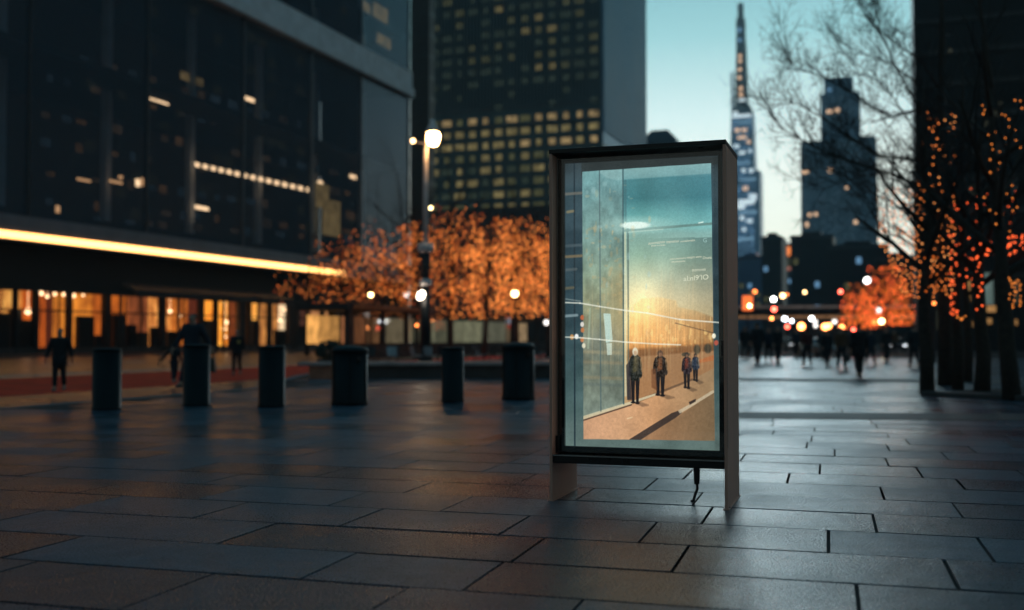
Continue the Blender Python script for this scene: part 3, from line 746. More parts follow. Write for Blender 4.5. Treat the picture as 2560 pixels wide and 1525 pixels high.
# ============================================================ CAFE CHAIRS, PLANTER
def chair(x, y, rz, label, mat):
    e = empty('cafe_chair', (x, y, 0), rz, label, 'chair', 'cafe chairs beside the pavilion')
    box(-.24, .24, -.24, .24, .44, .49).build('seat', mat, e)
    mb = MB(); mb.v = [(-.24, .22, .5), (.24, .22, .5), (.27, .3, .95), (-.27, .3, .95), (-.24, .26, .5), (.24, .26, .5), (.27, .34, .95), (-.27, .34, .95)]
    mb.f = [(0, 1, 2, 3), (7, 6, 5, 4), (0, 4, 5, 1), (1, 5, 6, 2), (2, 6, 7, 3), (3, 7, 4, 0)]; mb.build('backrest', mat, e)
    for sx in (-1, 1):
        for sy in (-1, 1): MB().tube([(sx * .2, sy * .2, .44), (sx * .24, sy * .25, 0)], [.018, .014], 6).build('leg', M['black_metal'], e)
M['pale_plastic'] = pmat('pale_plastic', (.34, .38, .42), .4)
M['dk_plastic'] = pmat('dark_plastic', (.02, .022, .026), .5)
ch_l = ['leftmost pale chair on the cafe terrace', 'second pale chair on the terrace, left of the lamp post foot', 'third pale chair, tilted towards the lamp post', 'pale chair right of the slim bollard top']
for i, (px, py, rz) in enumerate(((983, 912, .4), (1042, 911, 2.0), (1078, 910, 2.6), (1200, 908, 1.2))):
    g = G(px, py); chair(g.x, g.y, rz, ch_l[i], M['pale_plastic'])
def table(x, y, lab):
    e = empty('cafe_table', (x, y, 0), 0, lab, 'table', 'round cafe tables by the pavilion')
    MB().lathe(0, 0, [(.45, .71), (.45, .74)], 20).build('table_top', M['dk_plastic'], e); MB().tube([(0, 0, .71), (0, 0, .02)], [.035, .035], 8).build('leg', M['black_metal'], e)
    MB().lathe(0, 0, [(.26, 0), (.26, .025)], 20).build('foot', M['black_metal'], e)
tl = ['round dark table at the left end of the terrace', 'round dark table between the second and third pale chairs', 'round dark table behind the slim bollard', 'round dark table behind the right wide bollard']
for i, (px, py) in enumerate(((945, 910), (1058, 908), (1150, 906), (1250, 905))):
    g = G(px, py); table(g.x, g.y, tl[i])
dl = ['dark chair at the left end of the terrace', 'dark chair behind the leftmost pale chair', 'dark chair under the lamp post', 'dark chair left of the slim bollard', 'dark chair right of the slim bollard', 'dark chair left of the right wide bollard', 'dark chair right beside the display case']
for i, (px, py) in enumerate(((925, 912), (1005, 906), (1064, 904), (1105, 909), (1175, 910), (1225, 910), (1340, 908))):
    g = G(px, py); chair(g.x, g.y, i * 1.1, dl[i], M['dk_plastic'])

def leafball(cx, cy, cz, rx, rz_, n, size, seed):
    r = random.Random(seed); mb = MB()
    for _ in range(n):
        while True:
            d = Vector((r.uniform(-1, 1), r.uniform(-1, 1), r.uniform(-1, 1)))
            if .35 < d.length < 1: break
        p = Vector((cx + d.x * rx, cy + d.y * rx, cz + d.z * rz_))
        a = Vector((r.uniform(-1, 1), r.uniform(-1, 1), r.uniform(-1, 1))).normalized() * size; b = a.orthogonal().normalized() * size * .5
        mb.quad(p - a, p - b, p + a, p + b)
    return mb
M['leaf'] = pmat('dark_leaf', (0.03, 0.045, 0.03), .7, 0, .4, 5)
g = G(826, 926); e = empty('planter', g, 0, 'dark planter with a rounded shrub beside the end of the bench', 'planter')
box(-.55, .55, -.4, .4, 0, .45).build('tub', M['stone_dark'], e, bevel=.02); leafball(0, 0, .82, .7, .5, 700, .09, 2).build('shrub', M['leaf'], e)

# ============================================================ LAMP POST
g = G(1063, 905); k = g.y / F
lp = empty('lamp_post', g, 0, 'tall pale lamp post with a bright glowing lantern and conical cap', 'lamp post')
Z = lambda py: CM + (845 - py) * k
MB().tube([(0, 0, 0), (0, 0, .8)], [.45, .38], 12).build('base', M['pole_dark'], lp)
MB().tube([(0, 0, .8), (0, 0, Z(716))], [.34, .3], 12).build('lower_column', M['pole_dark'], lp, True)
MB().lathe(0, 0, [(.2, Z(715)), (.36, Z(712)), (.36, Z(700)), (.22, Z(697))], 16).build('lower_collar', M['pole'], lp, True)
MB().tube([(0, 0, Z(697)), (0, 0, Z(632))], [.25, .3], 12).build('column', M['pole_dark'], lp, True)
MB().lathe(0, 0, [(.28, Z(632)), (.47, Z(627)), (.47, Z(611)), (.2, Z(606))], 16).build('upper_collar', M['pole'], lp, True)
MB().tube([(0, 0, Z(606)), (0, 0, Z(470)), (0, 0, Z(366))], [.16, .15, .13], 12).build('shaft', M['pole'], lp, True)
ox = (1082 - 1063) * k
MB().tube([(0, 0, Z(368)), (.02, 0, Z(352)), (.1, 0, Z(322)), (ox, 0, Z(312))], [.11, .09, .08, .08], 8).build('bracket', M['pole'], lp, True)
M['e_main'] = emat('lantern_glow', (1.0, 0.53, 0.19), 52, True)
MB().lathe(ox, 0, [(.22, Z(361)), (.30, Z(355)), (.38, Z(341)), (.385, Z(335)), (.33, Z(330))], 20).build('lantern', M['e_main'], lp, True)
MB().lathe(ox - .06, 0, [(.38, Z(328)), (.3, Z(318)), (.16, Z(304)), (.1, Z(296))], 16).build('cap', M['pole'], lp, True)
c = Vector((-.75, 0, Z(350))); MB().ball(c, .13).build('side_bulb', M['e_warm'], lp, True)
MB().tube([(-.75, 0, Z(350)), (0, 0, Z(358))], [.03, .03], 6).build('side_arm', M['pole'], lp)
M['e_spot'] = emat('spot_glow', (1.0, 0.86, 0.66), 14, False)
o = MB().ball((0, 0, 0), .2, 1.4).build('spotlight', M['e_spot'], lp, True, loc=((1054 - 1063) * k, -.5, Z(739))); o.rotation_euler = (0, .6, 0)
MB().tube([(0, 0, Z(735)), (-.2, -.45, Z(735))], [.04, .04], 6).build('spot_arm', M['pole_dark'], lp)

# other lamps: simple lamp posts with globe
def street_lamp(px, py, Y, mat, r, label, name='street_lamp', cat='street lamp', grp='lamps shining along the street'):
    p = P(px, py, Y); e = empty(name, (p.x, p.y, 0), 0, label, cat, grp)
    MB().tube([(0, 0, 0), (0, 0, p.z - r)], [.09, .05], 8).build('pole', M['pole_dark'], e)
    MB().ball((0, 0, p.z), r).build('globe', M[mat], e, True)
    MB().lathe(0, 0, [(r * .7, p.z + r * .8), (r * .5, p.z + r * 1.1), (r * .1, p.z + r * 1.3)], 10).build('cap', M['pole_dark'], e)
M['e_bright'] = emat('bright_white', (0.95, 0.95, 0.9), 14); M['e_yel'] = emat('yellow_lamp', (1, .72, .3), 12); M['e_ghost'] = emat('dim_white', (.8, .75, .7), 3)
street_lamp(927, 737, 80, 'e_yel', .17, 'small globe lamp glowing among the leftmost orange trees')
street_lamp(1017, 736, 82, 'e_ghost', .2, 'dim oval lamp just left of the lamp post')
street_lamp(1287, 734, 78, 'e_yel', .24, 'bright round globe lamp in the orange trees near the display case')
street_lamp(1077, 520, 86, 'e_yel', .13, 'small yellow lamp high beside the lamp post shaft')
street_lamp(1366, 806, 74, 'e_ghost', .18, 'low dim lamp at the left edge of the display case')
street_lamp(1042, 813, 70, 'e_orange', .1, 'low orange lamp in front of the pavilion')
lamps = [(1934, 748, 130, 'e_bright', .36, 'white globe lamp right of the glowing orange sign box'), (1957, 739, 130, 'e_warm', .36, 'warm globe lamp standing next to the white globe lamp'),
         (1968, 736, 150, 'e_orange', .18, 'faint orange lamp behind the warm globe lamp'), (2012, 730, 150, 'e_warm', .26, 'amber lamp alone above the middle of the footbridge'),
         (2168, 701, 120, 'e_bright', .42, 'brightest white globe lamp, above the orange lit street tree'), (2204, 803, 95, 'e_yel', .3, 'yellow white globe lamp under the orange lit street tree'),
         (2186, 804, 110, 'e_orange', .3, 'orange lamp left of the yellow white globe'), (2196, 776, 120, 'e_ghost', .4, 'greyish lamp in front of the orange tree'),
         (1887, 729, 140, 'e_orange', .3, 'orange lamp above the orange sign box'), (1962, 797, 110, 'e_white', .3, 'leftmost bluish white lamp low under the bridge'),
         (1979, 802, 112, 'e_white', .22, 'smaller bluish white lamp low under the bridge'), (2029, 796, 115, 'e_bright', .28, 'white lamp under the middle of the bridge'),
         (2038, 804, 125, 'e_ghost', .3, 'dim lamp beside the white lamp under the bridge'), (2039, 814, 105, 'e_ghost', .25, 'lowest dim lamp under the middle of the bridge'),
         (2086, 804, 110, 'e_ghost', .3, 'pale ring shaped lamp under the bridge'), (2335, 758, 60, 'e_orange', .11, 'orange lamp by the trunks at the right')]
for l in lamps: street_lamp(*l[:4], l[4] * .8, l[5])
def signal(px, py, Y, mat, r, label):
    p = P(px, py, Y); e = empty('traffic_light', (p.x, p.y, 0), 0, label, 'traffic light', 'traffic lights at the crossing')
    MB().tube([(0, .2, 0), (0, .2, p.z + .9)], [.08, .06], 8).build('pole', M['pole_dark'], e)
    box(-.2, .2, -.02, .2, p.z - .75, p.z + .35).build('housing', M['black_metal'], e)
    MB().tube([(0, -.1, p.z), (0, -.02, p.z)], [r, r], 14).build('lens', M[mat], e)
M['e_red2'] = emat('signal_red', (1, .10, .06), 12); M['e_or2'] = emat('signal_orange', (1, .3, .08), 12)
for s_ in ((1935, 773, 120, 'e_red2', .26, 'red signal below the white globe lamp'), (2101, 729, 140, 'e_red2', .24, 'red signal high above the footbridge'),
           (2132, 826, 90, 'e_red2', .19, 'low red signal above the big dark walker'), (1968, 817, 110, 'e_red2', .18, 'faint red signal low left'),
           (2003, 816, 110, 'e_or2', .36, 'large orange signal over the reddish walker'), (2062, 817, 100, 'e_or2', .3, 'orange white signal in the middle of the street'),
           (2071, 815, 101, 'e_or2', .26, 'twin orange signal right beside the middle one'), (2104, 818, 110, 'e_or2', .22, 'dim orange signal over the brown coated walker'), (1929, 796, 120, 'e_or2', .16, 'tiny orange signal left of the bluish lamps')):
    signal(*s_)
# glowing orange sign box at the kiosk's right edge
p = P(1869, 762, 90); e = empty('light_box_sign', (p.x, p.y, 0), 0, 'glowing orange light box on a post right behind the display case', 'sign')
MB().tube([(0, 0, 0), (0, 0, p.z - .5)], [.07, .07], 8).build('post', M['pole_dark'], e); box(-.4, .4, -.15, .15, p.z - .48, p.z + .75).build('box', emat('orange_box', lin(255, 120, 60), 1.6, False, .3, 3), e)
MB().ball((.1, -.3, p.z - .1), .16).build('bulb', M['e_yel'], e, True)

# ============================================================ CARS
def car(px, py, rz, label, col, lights='e_white'):
    g = G(px, py); e = empty('parked_car', g, rz, label, 'car')
    paint = pmat('car_paint', col, .25, .3, .05, 1, coat=.5)
    prof = [(-2.1, .35), (-2.15, .62), (-2.0, .85), (-1.2, .95), (-.55, 1.38), (.9, 1.42), (1.6, 1.05), (2.1, .95), (2.15, .5), (2.05, .32)]
    mb = MB(); nn = len(prof)
    for sx, w in ((-1, .86), (1, .86)):
        for (y, z) in prof: mb.v.append((sx * (w if z < 1.0 else .66), y, z))
    mb.f = [tuple(range(nn)), tuple(range(nn, 2 * nn))[::-1]] + [(i, nn + i, nn + (i + 1) % nn, (i + 1) % nn) for i in range(nn)]
    mb.build('body', paint, e, bevel=.05)
    gl = pmat('car_glass', (.01, .012, .015), .08)
    mb = MB(); mb.quad((-.6, -1.17, .99), (.6, -1.17, .99), (.56, -.6, 1.36), (-.56, -.6, 1.36)); mb.build('windscreen', gl, e, loc=(0, -.02, .012))
    for sx in (-1, 1):
        MB().box(sx * .62 - .17, sx * .62 + .17, -2.18, -2.1, .6, .74).build('headlight', M[lights], e)
        for sy in (-1.35, 1.35):
            w = MB().tube([(sx * .72, sy, .33), (sx * .9, sy, .33)], [.33, .33], 16).build('wheel', M['leather'], e); MB().tube([(sx * .88, sy, .33), (sx * .915, sy, .33)], [.19, .19], 12).build('rim', M['edge_metal'], w)
M['e_carlow'] = emat('car_lamp', (.8, .85, .9), 2.5)
car(2048, 893, .15, 'silver car facing the camera in the street behind the walkers', (.25, .28, .3), 'e_carlow')
car(1975, 876, .1, 'dark car further back on the street', (.03, .035, .04), 'e_carlow')
car(2238, 880, -.2, 'dark car parked by the trees on the right', (.02, .022, .03), 'e_carlow')

# ============================================================ TREES
def rvec(r): return Vector((r.uniform(-1, 1), r.uniform(-1, 1), r.uniform(-1, 1)))
def branch(mbT, mbW, p, d, L, rad, lvl, r, tips, up=.15, spread=.55, maxlvl=4):
    n = 4; pts = [p.copy()]; rs = [rad]; dd = d.normalized()
    for i in range(n):
        dd = (dd + rvec(r) * .13 + Vector((0, 0, up * .35))).normalized()
        pts.append(pts[-1] + dd * L / n); rs.append(rad * (1 - .62 * (i + 1) / n))
    (mbT if lvl < 2 else mbW).tube(pts, rs, 6 if lvl < 2 else 3, lvl < 2)
    tips += pts[2:] if lvl >= 1 else []
    if lvl >= maxlvl: return
    nb = r.choice([3, 4, 4, 5]) if lvl else 6
    for i in range(nb):
        t = r.uniform(.3, 1.0); j = min(n - 1, int(t * n)); q = pts[j].lerp(pts[j + 1], t * n - j)
        nd = (dd * (1 - spread) + rvec(r).normalized() * spread + Vector((0, 0, up))).normalized()
        branch(mbT, mbW, q, nd, L * r.uniform(.5, .72), max(.006, rs[j] * .5), lvl + 1, r, tips, up, spread, maxlvl)
def tree(name, px, py, H, trunkH, rad, label, grp, seed, spread=.55, maxlvl=4, fairy=None, name_f='fairy_lights', limbs=8, Lfac=.34):
    r = random.Random(seed); g = G(px, py); e = empty(name, g, r.uniform(0, 6), label, 'tree', grp)
    T = MB(); W = MB(); tips = []
    pts = [Vector((0, 0, 0))]
    for i in range(6): pts.append(pts[-1] + Vector((r.uniform(-.1, .1), r.uniform(-.1, .1), H * .75 / 6)))
    T.tube(pts, [rad * (1 - .13 * i) for i in range(7)], 8)
    for i in range(limbs):
        t = trunkH + (H * .72 - trunkH) * (i + .3) / limbs; j = min(5, int(t / (H * .75 / 6))); q = pts[j].lerp(pts[j + 1], t / (H * .75 / 6) - j)
        a = i * 2.4 + r.uniform(-.4, .4); sc = 1 - .35 * i / limbs
        branch(T, W, q, Vector((math.cos(a), math.sin(a), .75)), H * Lfac * sc, rad * .42 * sc, 1, r, tips, .16, spread, maxlvl)
    branch(T, W, pts[-1], Vector((0, 0, 1)), H * .28, rad * .3, 1, r, tips, .1, spread, maxlvl)
    T.build('trunk', M['bark'], e, True); W.build('crown', M['twig'], e)
    if fairy:
        for (mt, cnt, fn, s_) in fairy:
            mb = MB(); got = 0; tries = 0
            while got < cnt and tries < cnt * 40:
                tries += 1
                if r.random() < .35: q = r.choice(tips) + rvec(r) * .35
                else:
                    a_ = r.uniform(0, 6.283); q = Vector((math.cos(a_), math.sin(a_), 0)) * (2.7 * math.sqrt(r.random())); q.z = r.uniform(2.4, H * 1.0)
                if fn(q, r): mb.octa(q, s_ * r.uniform(.7, 1.25)); got += 1
            if mb.v: tag(mb.build(name_f, M[mt], e), kind='stuff')
    return e
kk = G(1100, 892).y / F
# left row of trees, lit orange, brighter to the right
row = [(768, 890, 7.4, 110, 'thin, hardly lit'), (858, 889, 9.4, 340, 'dark thick trunk'), (955, 890, 10.2, 430, ''), (1040, 891, 11.0, 520, ''), (1128, 890, 11.8, 620, ''), (1210, 892, 10.6, 760, ''), (1292, 890, 10.8, 820, ''), (1372, 892, 10.4, 820, ''), (1450, 892, 10.0, 500, '')]
rl = ['leftmost sparse tree with few orange lights over the shop fronts', 'thick dark trunked tree with dim orange lights at the right end of the light strip', 'tree with dim orange lights above the left end of the pavilion',
      'tree with reddish orange lights just left of the lamp post', 'tree with orange lights just right of the lamp post', 'densely lit orange tree above the slim bollard', 'densely lit golden orange tree with the round globe lamp in it', 'golden lit tree cut off by the left side of the display case', 'lit tree mostly hidden behind the display case']
for i, (px, py, H, cnt, _) in enumerate(row):
    top = H * .93
    def fn(q, r, top=top, H=H, seed_=i * 1.3): return (3.3 if seed_ > 5 else 4.2) + .5 * math.sin(q.x * 1.7) < q.z < top * 1.02 + .8 * math.sin(q.x * 2.3 + seed_) + .6 * math.sin(q.y * 3.1) and (q.x ** 2 + q.y ** 2) < 3.0 ** 2 and math.sin(q.x * 3.3 + seed_) + math.sin(q.y * 2.9) + math.sin(q.z * 2.7 + seed_ * 2) > -.35 and r.random() < (1.25 - .95 * (q.z - 3.0) / (top - 3))
    tree('lit_tree', px, py, H, 3.3, .2 if i != 1 else .3, rl[i], 'orange lit trees behind the bollards', 40 + i, .6, 3, [('e_fairyA', int(cnt * (.72 if i > 4 else .5)), fn, .05), ('e_fairyB', int(cnt * (.5 if i > 4 else .15)), fn, .05), ('e_ember', int(cnt * .5), fn, .07)])
# right: bare tree with long limbs reaching over the street
def right_tree():
    Y0 = 31; base = G(2365, 964); base = Vector((base.x, base.y, 0)); e = empty('bare_tree', base, 0, 'large bare tree reaching dark twigs across the bright sky from the right', 'tree')
    r = random.Random(77); T = MB(); W = MB(); tips = []
    def L(px, py, dy=0): return P(px, py, base.y + dy) - base
    T.tube([Vector((0, 0, 0)), L(2362, 800), L(2352, 600), L(2350, 420), L(2352, 250), L(2356, 60), L(2350, -60)], [.26, .2, .17, .14, .11, .08, .05], 8)
    limbs = [[(2352, 420), (2290, 400), (2200, 390), (2140, 352), (2080, 310), (2000, 262), (1955, 250)], [(2350, 500), (2280, 455), (2180, 420), (2060, 380), (2010, 352), (1950, 318), (1930, 290)],
             [(2350, 330), (2290, 275), (2230, 292), (2180, 268), (2120, 225), (2060, 195), (1985, 165), (1960, 130)], [(2352, 230), (2300, 150), (2240, 110), (2180, 60), (2150, 10)],
             [(2352, 350), (2290, 260), (2240, 170), (2215, 110), (2190, 60), (2160, 20)], [(2352, 620), (2290, 560), (2230, 505), (2170, 480), (2100, 430), (2080, 400)], [(2352, 560), (2280, 470), (2200, 435), (2150, 440), (2060, 470), (1990, 450)],
             [(2350, 300), (2295, 210), (2230, 160), (2150, 130), (2090, 100)], [(2352, 680), (2280, 610), (2220, 580), (2180, 530), (2150, 490)], [(2352, 460), (2290, 330), (2230, 240), (2190, 200), (2130, 180)], [(2352, 600), (2420, 500), (2480, 380), (2520, 240)], [(2352, 400), (2420, 300), (2460, 160)]]
    for li, l in enumerate(limbs):
        n = len(l); dys = [li % 3 * .5 * j / n - .6 * ((li + 1) % 2) * j / n for j in range(n)]
        pts = [L(a, b, dy) for (a, b), dy in zip(l, dys)]
        r0 = .05 if li < 3 else .034
        T.tube(pts, [r0 * (1 - .85 * j / (n - 1)) for j in range(n)], 5)
        for j in range(1, n):
            for _ in range(6):
                q = pts[j - 1].lerp(pts[j], r.random()); d = (pts[j] - pts[j - 1]).normalized() * .9 + rvec(r) * .65 + Vector((0, 0, .25))
                branch(T, W, q, d, r.uniform(.6, 1.35), r0 * .36, 2, r, tips, .12, .55, 4)
    T.build('trunk', M['bark'], e, True); W.build('crown', M['twig'], e)
    # few dried leaves / seed balls
    mb = MB()
    for _ in range(160):
        q = r.choice(tips)
        if q.z > 4: mb.octa(q, r.uniform(.02, .04))
    tag(mb.build('dry_leaves', M['twig'], e), kind='stuff')
    # strings of lights on trunk and low limbs
    def onimg(q): 
        w = q + base; return w
    mb = MB(); mb2 = MB()
    done = []
    for _ in range(9000):
        px = r.uniform(2192, 2388); py = r.uniform(280, 745)
        if py < 470 and (r.random() < .955 or px < 2290 + (470 - py) * .1): continue
        if px < 2192 + max(0, (py - 600)) * .5 or (px < 2230 and py < 520 and r.random() < .8): continue
        if any((px - a) ** 2 + (py - b) ** 2 < 80 for a, b in done): continue
        done.append((px, py))
        (mb if r.random() < .8 else mb2).octa(P(px, py, base.y + r.uniform(-1.6, 1.2)) - base, .026)
        if len(done) > 430: break
    tag(mb.build('fairy_lights', M['e_dot'], e), kind='stuff'); tag(mb2.build('fairy_lights', M['e_dot2'], e), kind='stuff')
right_tree()
def dec_tree(px, py, H, label, seed, spots_, rad=.22, mat='e_fairyred', size=.025, maxlvl=3):
    e = tree('street_tree', px, py, H, 2.6, rad, label, 'dark street trees strung with lights on the right', seed, .5, maxlvl)
    e.rotation_euler = (0, 0, 0); base = Vector(e.location); r = random.Random(seed + 1); mb = MB()
    for (x0, x1, y0, y1, n) in spots_:
        for _ in range(n): mb.octa(P(r.uniform(x0, x1), r.uniform(y0, y1), base.y + r.uniform(-1, 1)) - base, size * r.uniform(.8, 1.3))
    tag(mb.build('fairy_lights', M[mat], e), kind='stuff')
dec_tree(2318, 985, 7.5, 'thick dark trunk at the left of the right-hand group, lights around its lower crown', 201, [(2280, 2370, 640, 730, 40)], .2, 'e_fairy')
dec_tree(2395, 975, 8.5, 'tree with red lights strung down its trunk', 202, [(2372, 2450, 480, 720, 80), (2376, 2396, 700, 800, 26)], .17)
dec_tree(2455, 985, 7.5, 'tree with an arch of red and amber lights', 203, [(2440, 2560, 585, 640, 46), (2440, 2456, 640, 780, 22)], .22)
dec_tree(2530, 1000, 9.5, 'rightmost dark tree at the photo edge with scattered amber lights', 204, [(2450, 2556, 250, 580, 40), (2520, 2556, 690, 770, 30), (2380, 2420, 790, 800, 6)], .22, 'e_fairy2', .022)
dec_tree(2420, 955, 9, 'slender dark tree behind the red strung tree', 205, [(2400, 2540, 470, 560, 30)], .16, 'e_fairyred')
# orange mass of lights further up the street
def fn2(q, r): return 2.6 < q.z < 8.2 and math.sin(q.x * 2.9) + math.sin(q.y * 2.6) + math.sin(q.z * 2.4) > -.9 and (q.x ** 2 + q.y ** 2) < (3.1 - .28 * (q.z - 2.6)) ** 2 and r.random() < 1.15 - (q.z - 2) / 8
tree('lit_street_tree', 2215, 882, 9.0, 2.4, .22, 'tree glowing solid orange beside the dark trunks further up the street', 'orange lit trees up the street', 301, .6, 3, [('e_fairy', 950, fn2, .07), ('e_fairyred', 350, fn2, .07)], Lfac=.42)
tree('lit_street_tree', 2150, 873, 7.5, 2.6, .2, 'lower orange glowing tree left of the solid orange one', 'orange lit trees up the street', 302, .6, 3, [('e_fairy', 600, fn2, .08), ('e_fairyred', 240, fn2, .08)], Lfac=.42)
# tall bare trees behind the lit row
for i, (px, H) in enumerate(((1010, 17), (1128, 19), (1280, 15))):
    tree('bare_street_tree', px, 884, H, 7, .24, ['bare dark tree rising left of the lamp post', 'tall bare dark tree rising right of the lamp post', 'bare dark tree rising near the display case'][i], 'bare trees behind the lit row', 400 + i, .5, 3)
# planting bed under the right trees
a, b = G(2300, 990), G(2760, 1012)
d = b - a; e = empty('planter_bed', a, math.atan2(d.y, d.x), 'low dark stone planter edge below the trees on the right', 'planter')
box(0, d.length, 0, .4, 0, .12).build('edge', M['stone_dark'], e, bevel=.02); box(0, d.length, .4, 9, 0, .08).build('soil', M['grout'], e)

# ============================================================ PEOPLE
def skin_mesh(name, pts, edges, radii, mat, parent, sub=1, root=0):
    me = bpy.data.meshes.new(name); me.from_pydata([tuple(p) for p in pts], edges, []); me.update()
    o = bpy.data.objects.new(name, me); C.objects.link(o)
    sk = o.modifiers.new('skin', 'SKIN'); sk.use_smooth_shade = True
    for i, v in enumerate(me.skin_vertices[0].data):
        rr_ = radii[i]; v.radius = rr_ if isinstance(rr_, tuple) else (rr_, rr_); v.use_root = (i == root)
    if sub: s_ = o.modifiers.new('sub', 'SUBSURF'); s_.levels = sub; s_.render_levels = sub
    bpy.context.view_layer.update()
    dg = bpy.context.evaluated_depsgraph_get()
    m2 = bpy.data.meshes.new_from_object(o.evaluated_get(dg)); m2.materials.clear(); m2.materials.append(mat); m2.name = name
    bpy.data.objects.remove(o); bpy.data.meshes.remove(me)
    m2.shade_smooth()
    q = bpy.data.objects.new(name, m2); C.objects.link(q); q.parent = parent
    return q
def person(px, py, H, face, label, coat='cloth_dark', trs='cloth_navy', stride=.3, phase=1, long=False, wide=1.0, arms=(.2, -.2), hood=False, out=(.0, .0), grp=None):
    """figure facing local -y; face = rotation about z"""
    g = G(px, py); s_ = H / 1.75
    e = empty('person', g, face, label, 'person', grp); e.scale = (s_, s_, s_)
    hip = Vector((0, 0, .93)); J = {}
    pts = []; ed = []; ra = []
    def add(p, r, par=None):
        pts.append(Vector(p)); ra.append(r)
        if par is not None: ed.append((par, len(pts) - 1))
        return len(pts) - 1
    pel = add(hip, (.14, .11)); bel = add((0, .005, 1.08), (.125, .10), pel); che = add((0, .01, 1.30), (.155, .115), bel); shc = add((0, .01, 1.43), (.11, .08), che)
    nk = add((0, 0, 1.51), .055, shc); h1 = add((0, -.012, 1.585), (.068, .078), nk); h2 = add((0, -.008, 1.66), (.078, .092), h1); h3 = add((0, 0, 1.725), (.06, .07), h2)
    nose = add((0, -.115, 1.625), .012, h1)
    tr_p = [Vector(hip)]; 
    legs = []; armsJ = []
    for sx, ph in ((-1, phase), (1, -phase)):
        hp = Vector((sx * .095, 0, .88)); st = stride * ph
        kn = Vector((sx * .10, -st * .42 - .03, .50)); an = Vector((sx * .10, -st + (.0 if ph > 0 else .05), .085 if ph > 0 else .12)); to = an + Vector((sx * .02, -.17, -.055 if ph > 0 else -.075))
        a = add(hp, (.095, .095), pel); b = add(kn, .06, a); c = add(an, .042, b); d = add(to, (.038, .03), c); add(an + Vector((0, .05, -.05)), .03, c)
        legs.append((hp, kn, an, to))
    for i, (sx, sw) in enumerate(((-1, arms[0]), (1, arms[1]))):
        sp = Vector((sx * .20, .01, 1.41)); ou = out[i]
        el = Vector((sx * (.245 + ou * .6), .02 - sw * .45, 1.14)); wr = Vector((sx * (.25 + ou * 1.3), -sw - .05, .90)); ha = wr + Vector((sx * .005, -sw * .12 - .01, -.075))
        a = add(sp, .06, shc); b = add(el, .043, a); c = add(wr, .03, b); d = add(ha, (.022, .038), c)
        for fi in range(4):
            f1 = add(ha + Vector((0, -.027 + fi * .018, -.05)), .0095, d); add(ha + Vector((-sx * .012, -.027 + fi * .018, -.085 + .008 * abs(fi - 1.5))), .008, f1)
        t1 = add(ha + Vector((-sx * .01, -.045, -.005)), .011, d); add(ha + Vector((-sx * .015, -.055, -.045)), .009, t1)
        armsJ.append((sp, el, wr))
    skin_mesh('body', pts, ed, ra, M['skin'], e, 1)
    # trousers
    p = [Vector(hip)]; r_ = [(.155, .13)]; q = []
    for (hp, kn, an, to) in legs:
        b = len(p); p += [hp, kn, an + Vector((0, 0, .02))]; r_ += [.115, .082, .068]; q += [(0, b), (b, b + 1), (b + 1, b + 2)]
    skin_mesh('trousers', p, q, r_, M[trs], e, 1)
    for (hp, kn, an, to) in legs:
        skin_mesh('shoe', [an + Vector((0, .06, -.045)), an + Vector((0, -.05, -.04)), to], [(0, 1), (1, 2)], [(.045, .04), (.05, .042), (.045, .032)], M['leather'], e, 1)
    # coat
    w = wide
    p = [Vector((0, .01, 1.40)), Vector((0, .005, 1.22)), Vector((0, 0, 1.02)), Vector((0, 0, .84))]; r_ = [(.17 * w, .115), (.19 * w, .145), (.175 * w, .15), (.195 * w, .165)]; q = [(0, 1), (1, 2), (2, 3)]
    if long: p.append(Vector((0, 0, .58))); r_.append((.225 * w, .19)); q.append((3, 4))
    t = len(p); p.append(Vector((0, 0, 1.485))); r_.append((.085, .08)); q.append((0, t))
    for (sp, el, wr) in armsJ:
        b = len(p); p += [sp, el, wr + (el - wr).normalized() * .03]; r_ += [.085 * w, .068, .052]; q += [(0, b), (b, b + 1), (b + 1, b + 2)]
    skin_mesh('coat', p, q, r_, M[coat], e, 1)
    if hood: skin_mesh('hood', [Vector((0, .03, 1.5)), Vector((0, .03, 1.63)), Vector((0, .03, 1.74))], [(0, 1), (1, 2)], [(.10, .10), (.115, .12), (.08, .09)], M[coat], e, 1)
    else: skin_mesh('hair', [Vector((0, .05, 1.58)), Vector((0, .025, 1.67)), Vector((0, .01, 1.745))], [(0, 1), (1, 2)], [(.07, .05), (.088, .088), (.068, .078)], M['hair'], e, 1)
    return e
def bag(px, py, z, w, d, h, label, name='handbag'):
    g = G(px, py); e = empty(name, (g.x, g.y, z), 0, label, 'bag')
    MB().frust(0, 0, w, d, w * .8, d * .7, 0, h).build('body', M['leather'], e, bevel=.02)
    MB().tube([(-w * .25, 0, h), (-w * .2, 0, h + .13), (0, 0, h + .18), (w * .2, 0, h + .13), (w * .25, 0, h)], [.012] * 5, 6).build('handle', M['leather'], e)
def hpx(y0, y1): return (y1 - y0) / F * G(0, y1).y
person(148, 978, hpx(820, 978), .15, 'walker in a black flared coat on the red glow band, leftmost in the picture', long=True, wide=1.15, arms=(.1, -.1), out=(.06, .06), stride=.08, trs='cloth_dark')
person(480, 968, hpx(783, 968), -.3, 'large figure in a wide dark coat right behind a bollard', coat='cloth_navy', long=True, wide=1.35, arms=(.15, -.25), out=(.12, .12), stride=.3)
person(435, 956, hpx(858, 956), .6, 'small child with one arm stretched out beside the wide coated walker', coat='cloth_dark', arms=(.1, .2), out=(.35, 0), stride=.2)
person(592, 938, hpx(823, 938), .1, 'slim person in a black jacket with a pale chest badge before the brightest shop window', wide=1.1, long=False, stride=.12, arms=(.05, -.05), trs='cloth_dark')
b_ = G(592, 938); e = MB().tube([(0, 0, 0), (0, .02, 0)], [.07, .07], 14).build('badge', pmat('badge', (.35, .28, .08), .5)); 
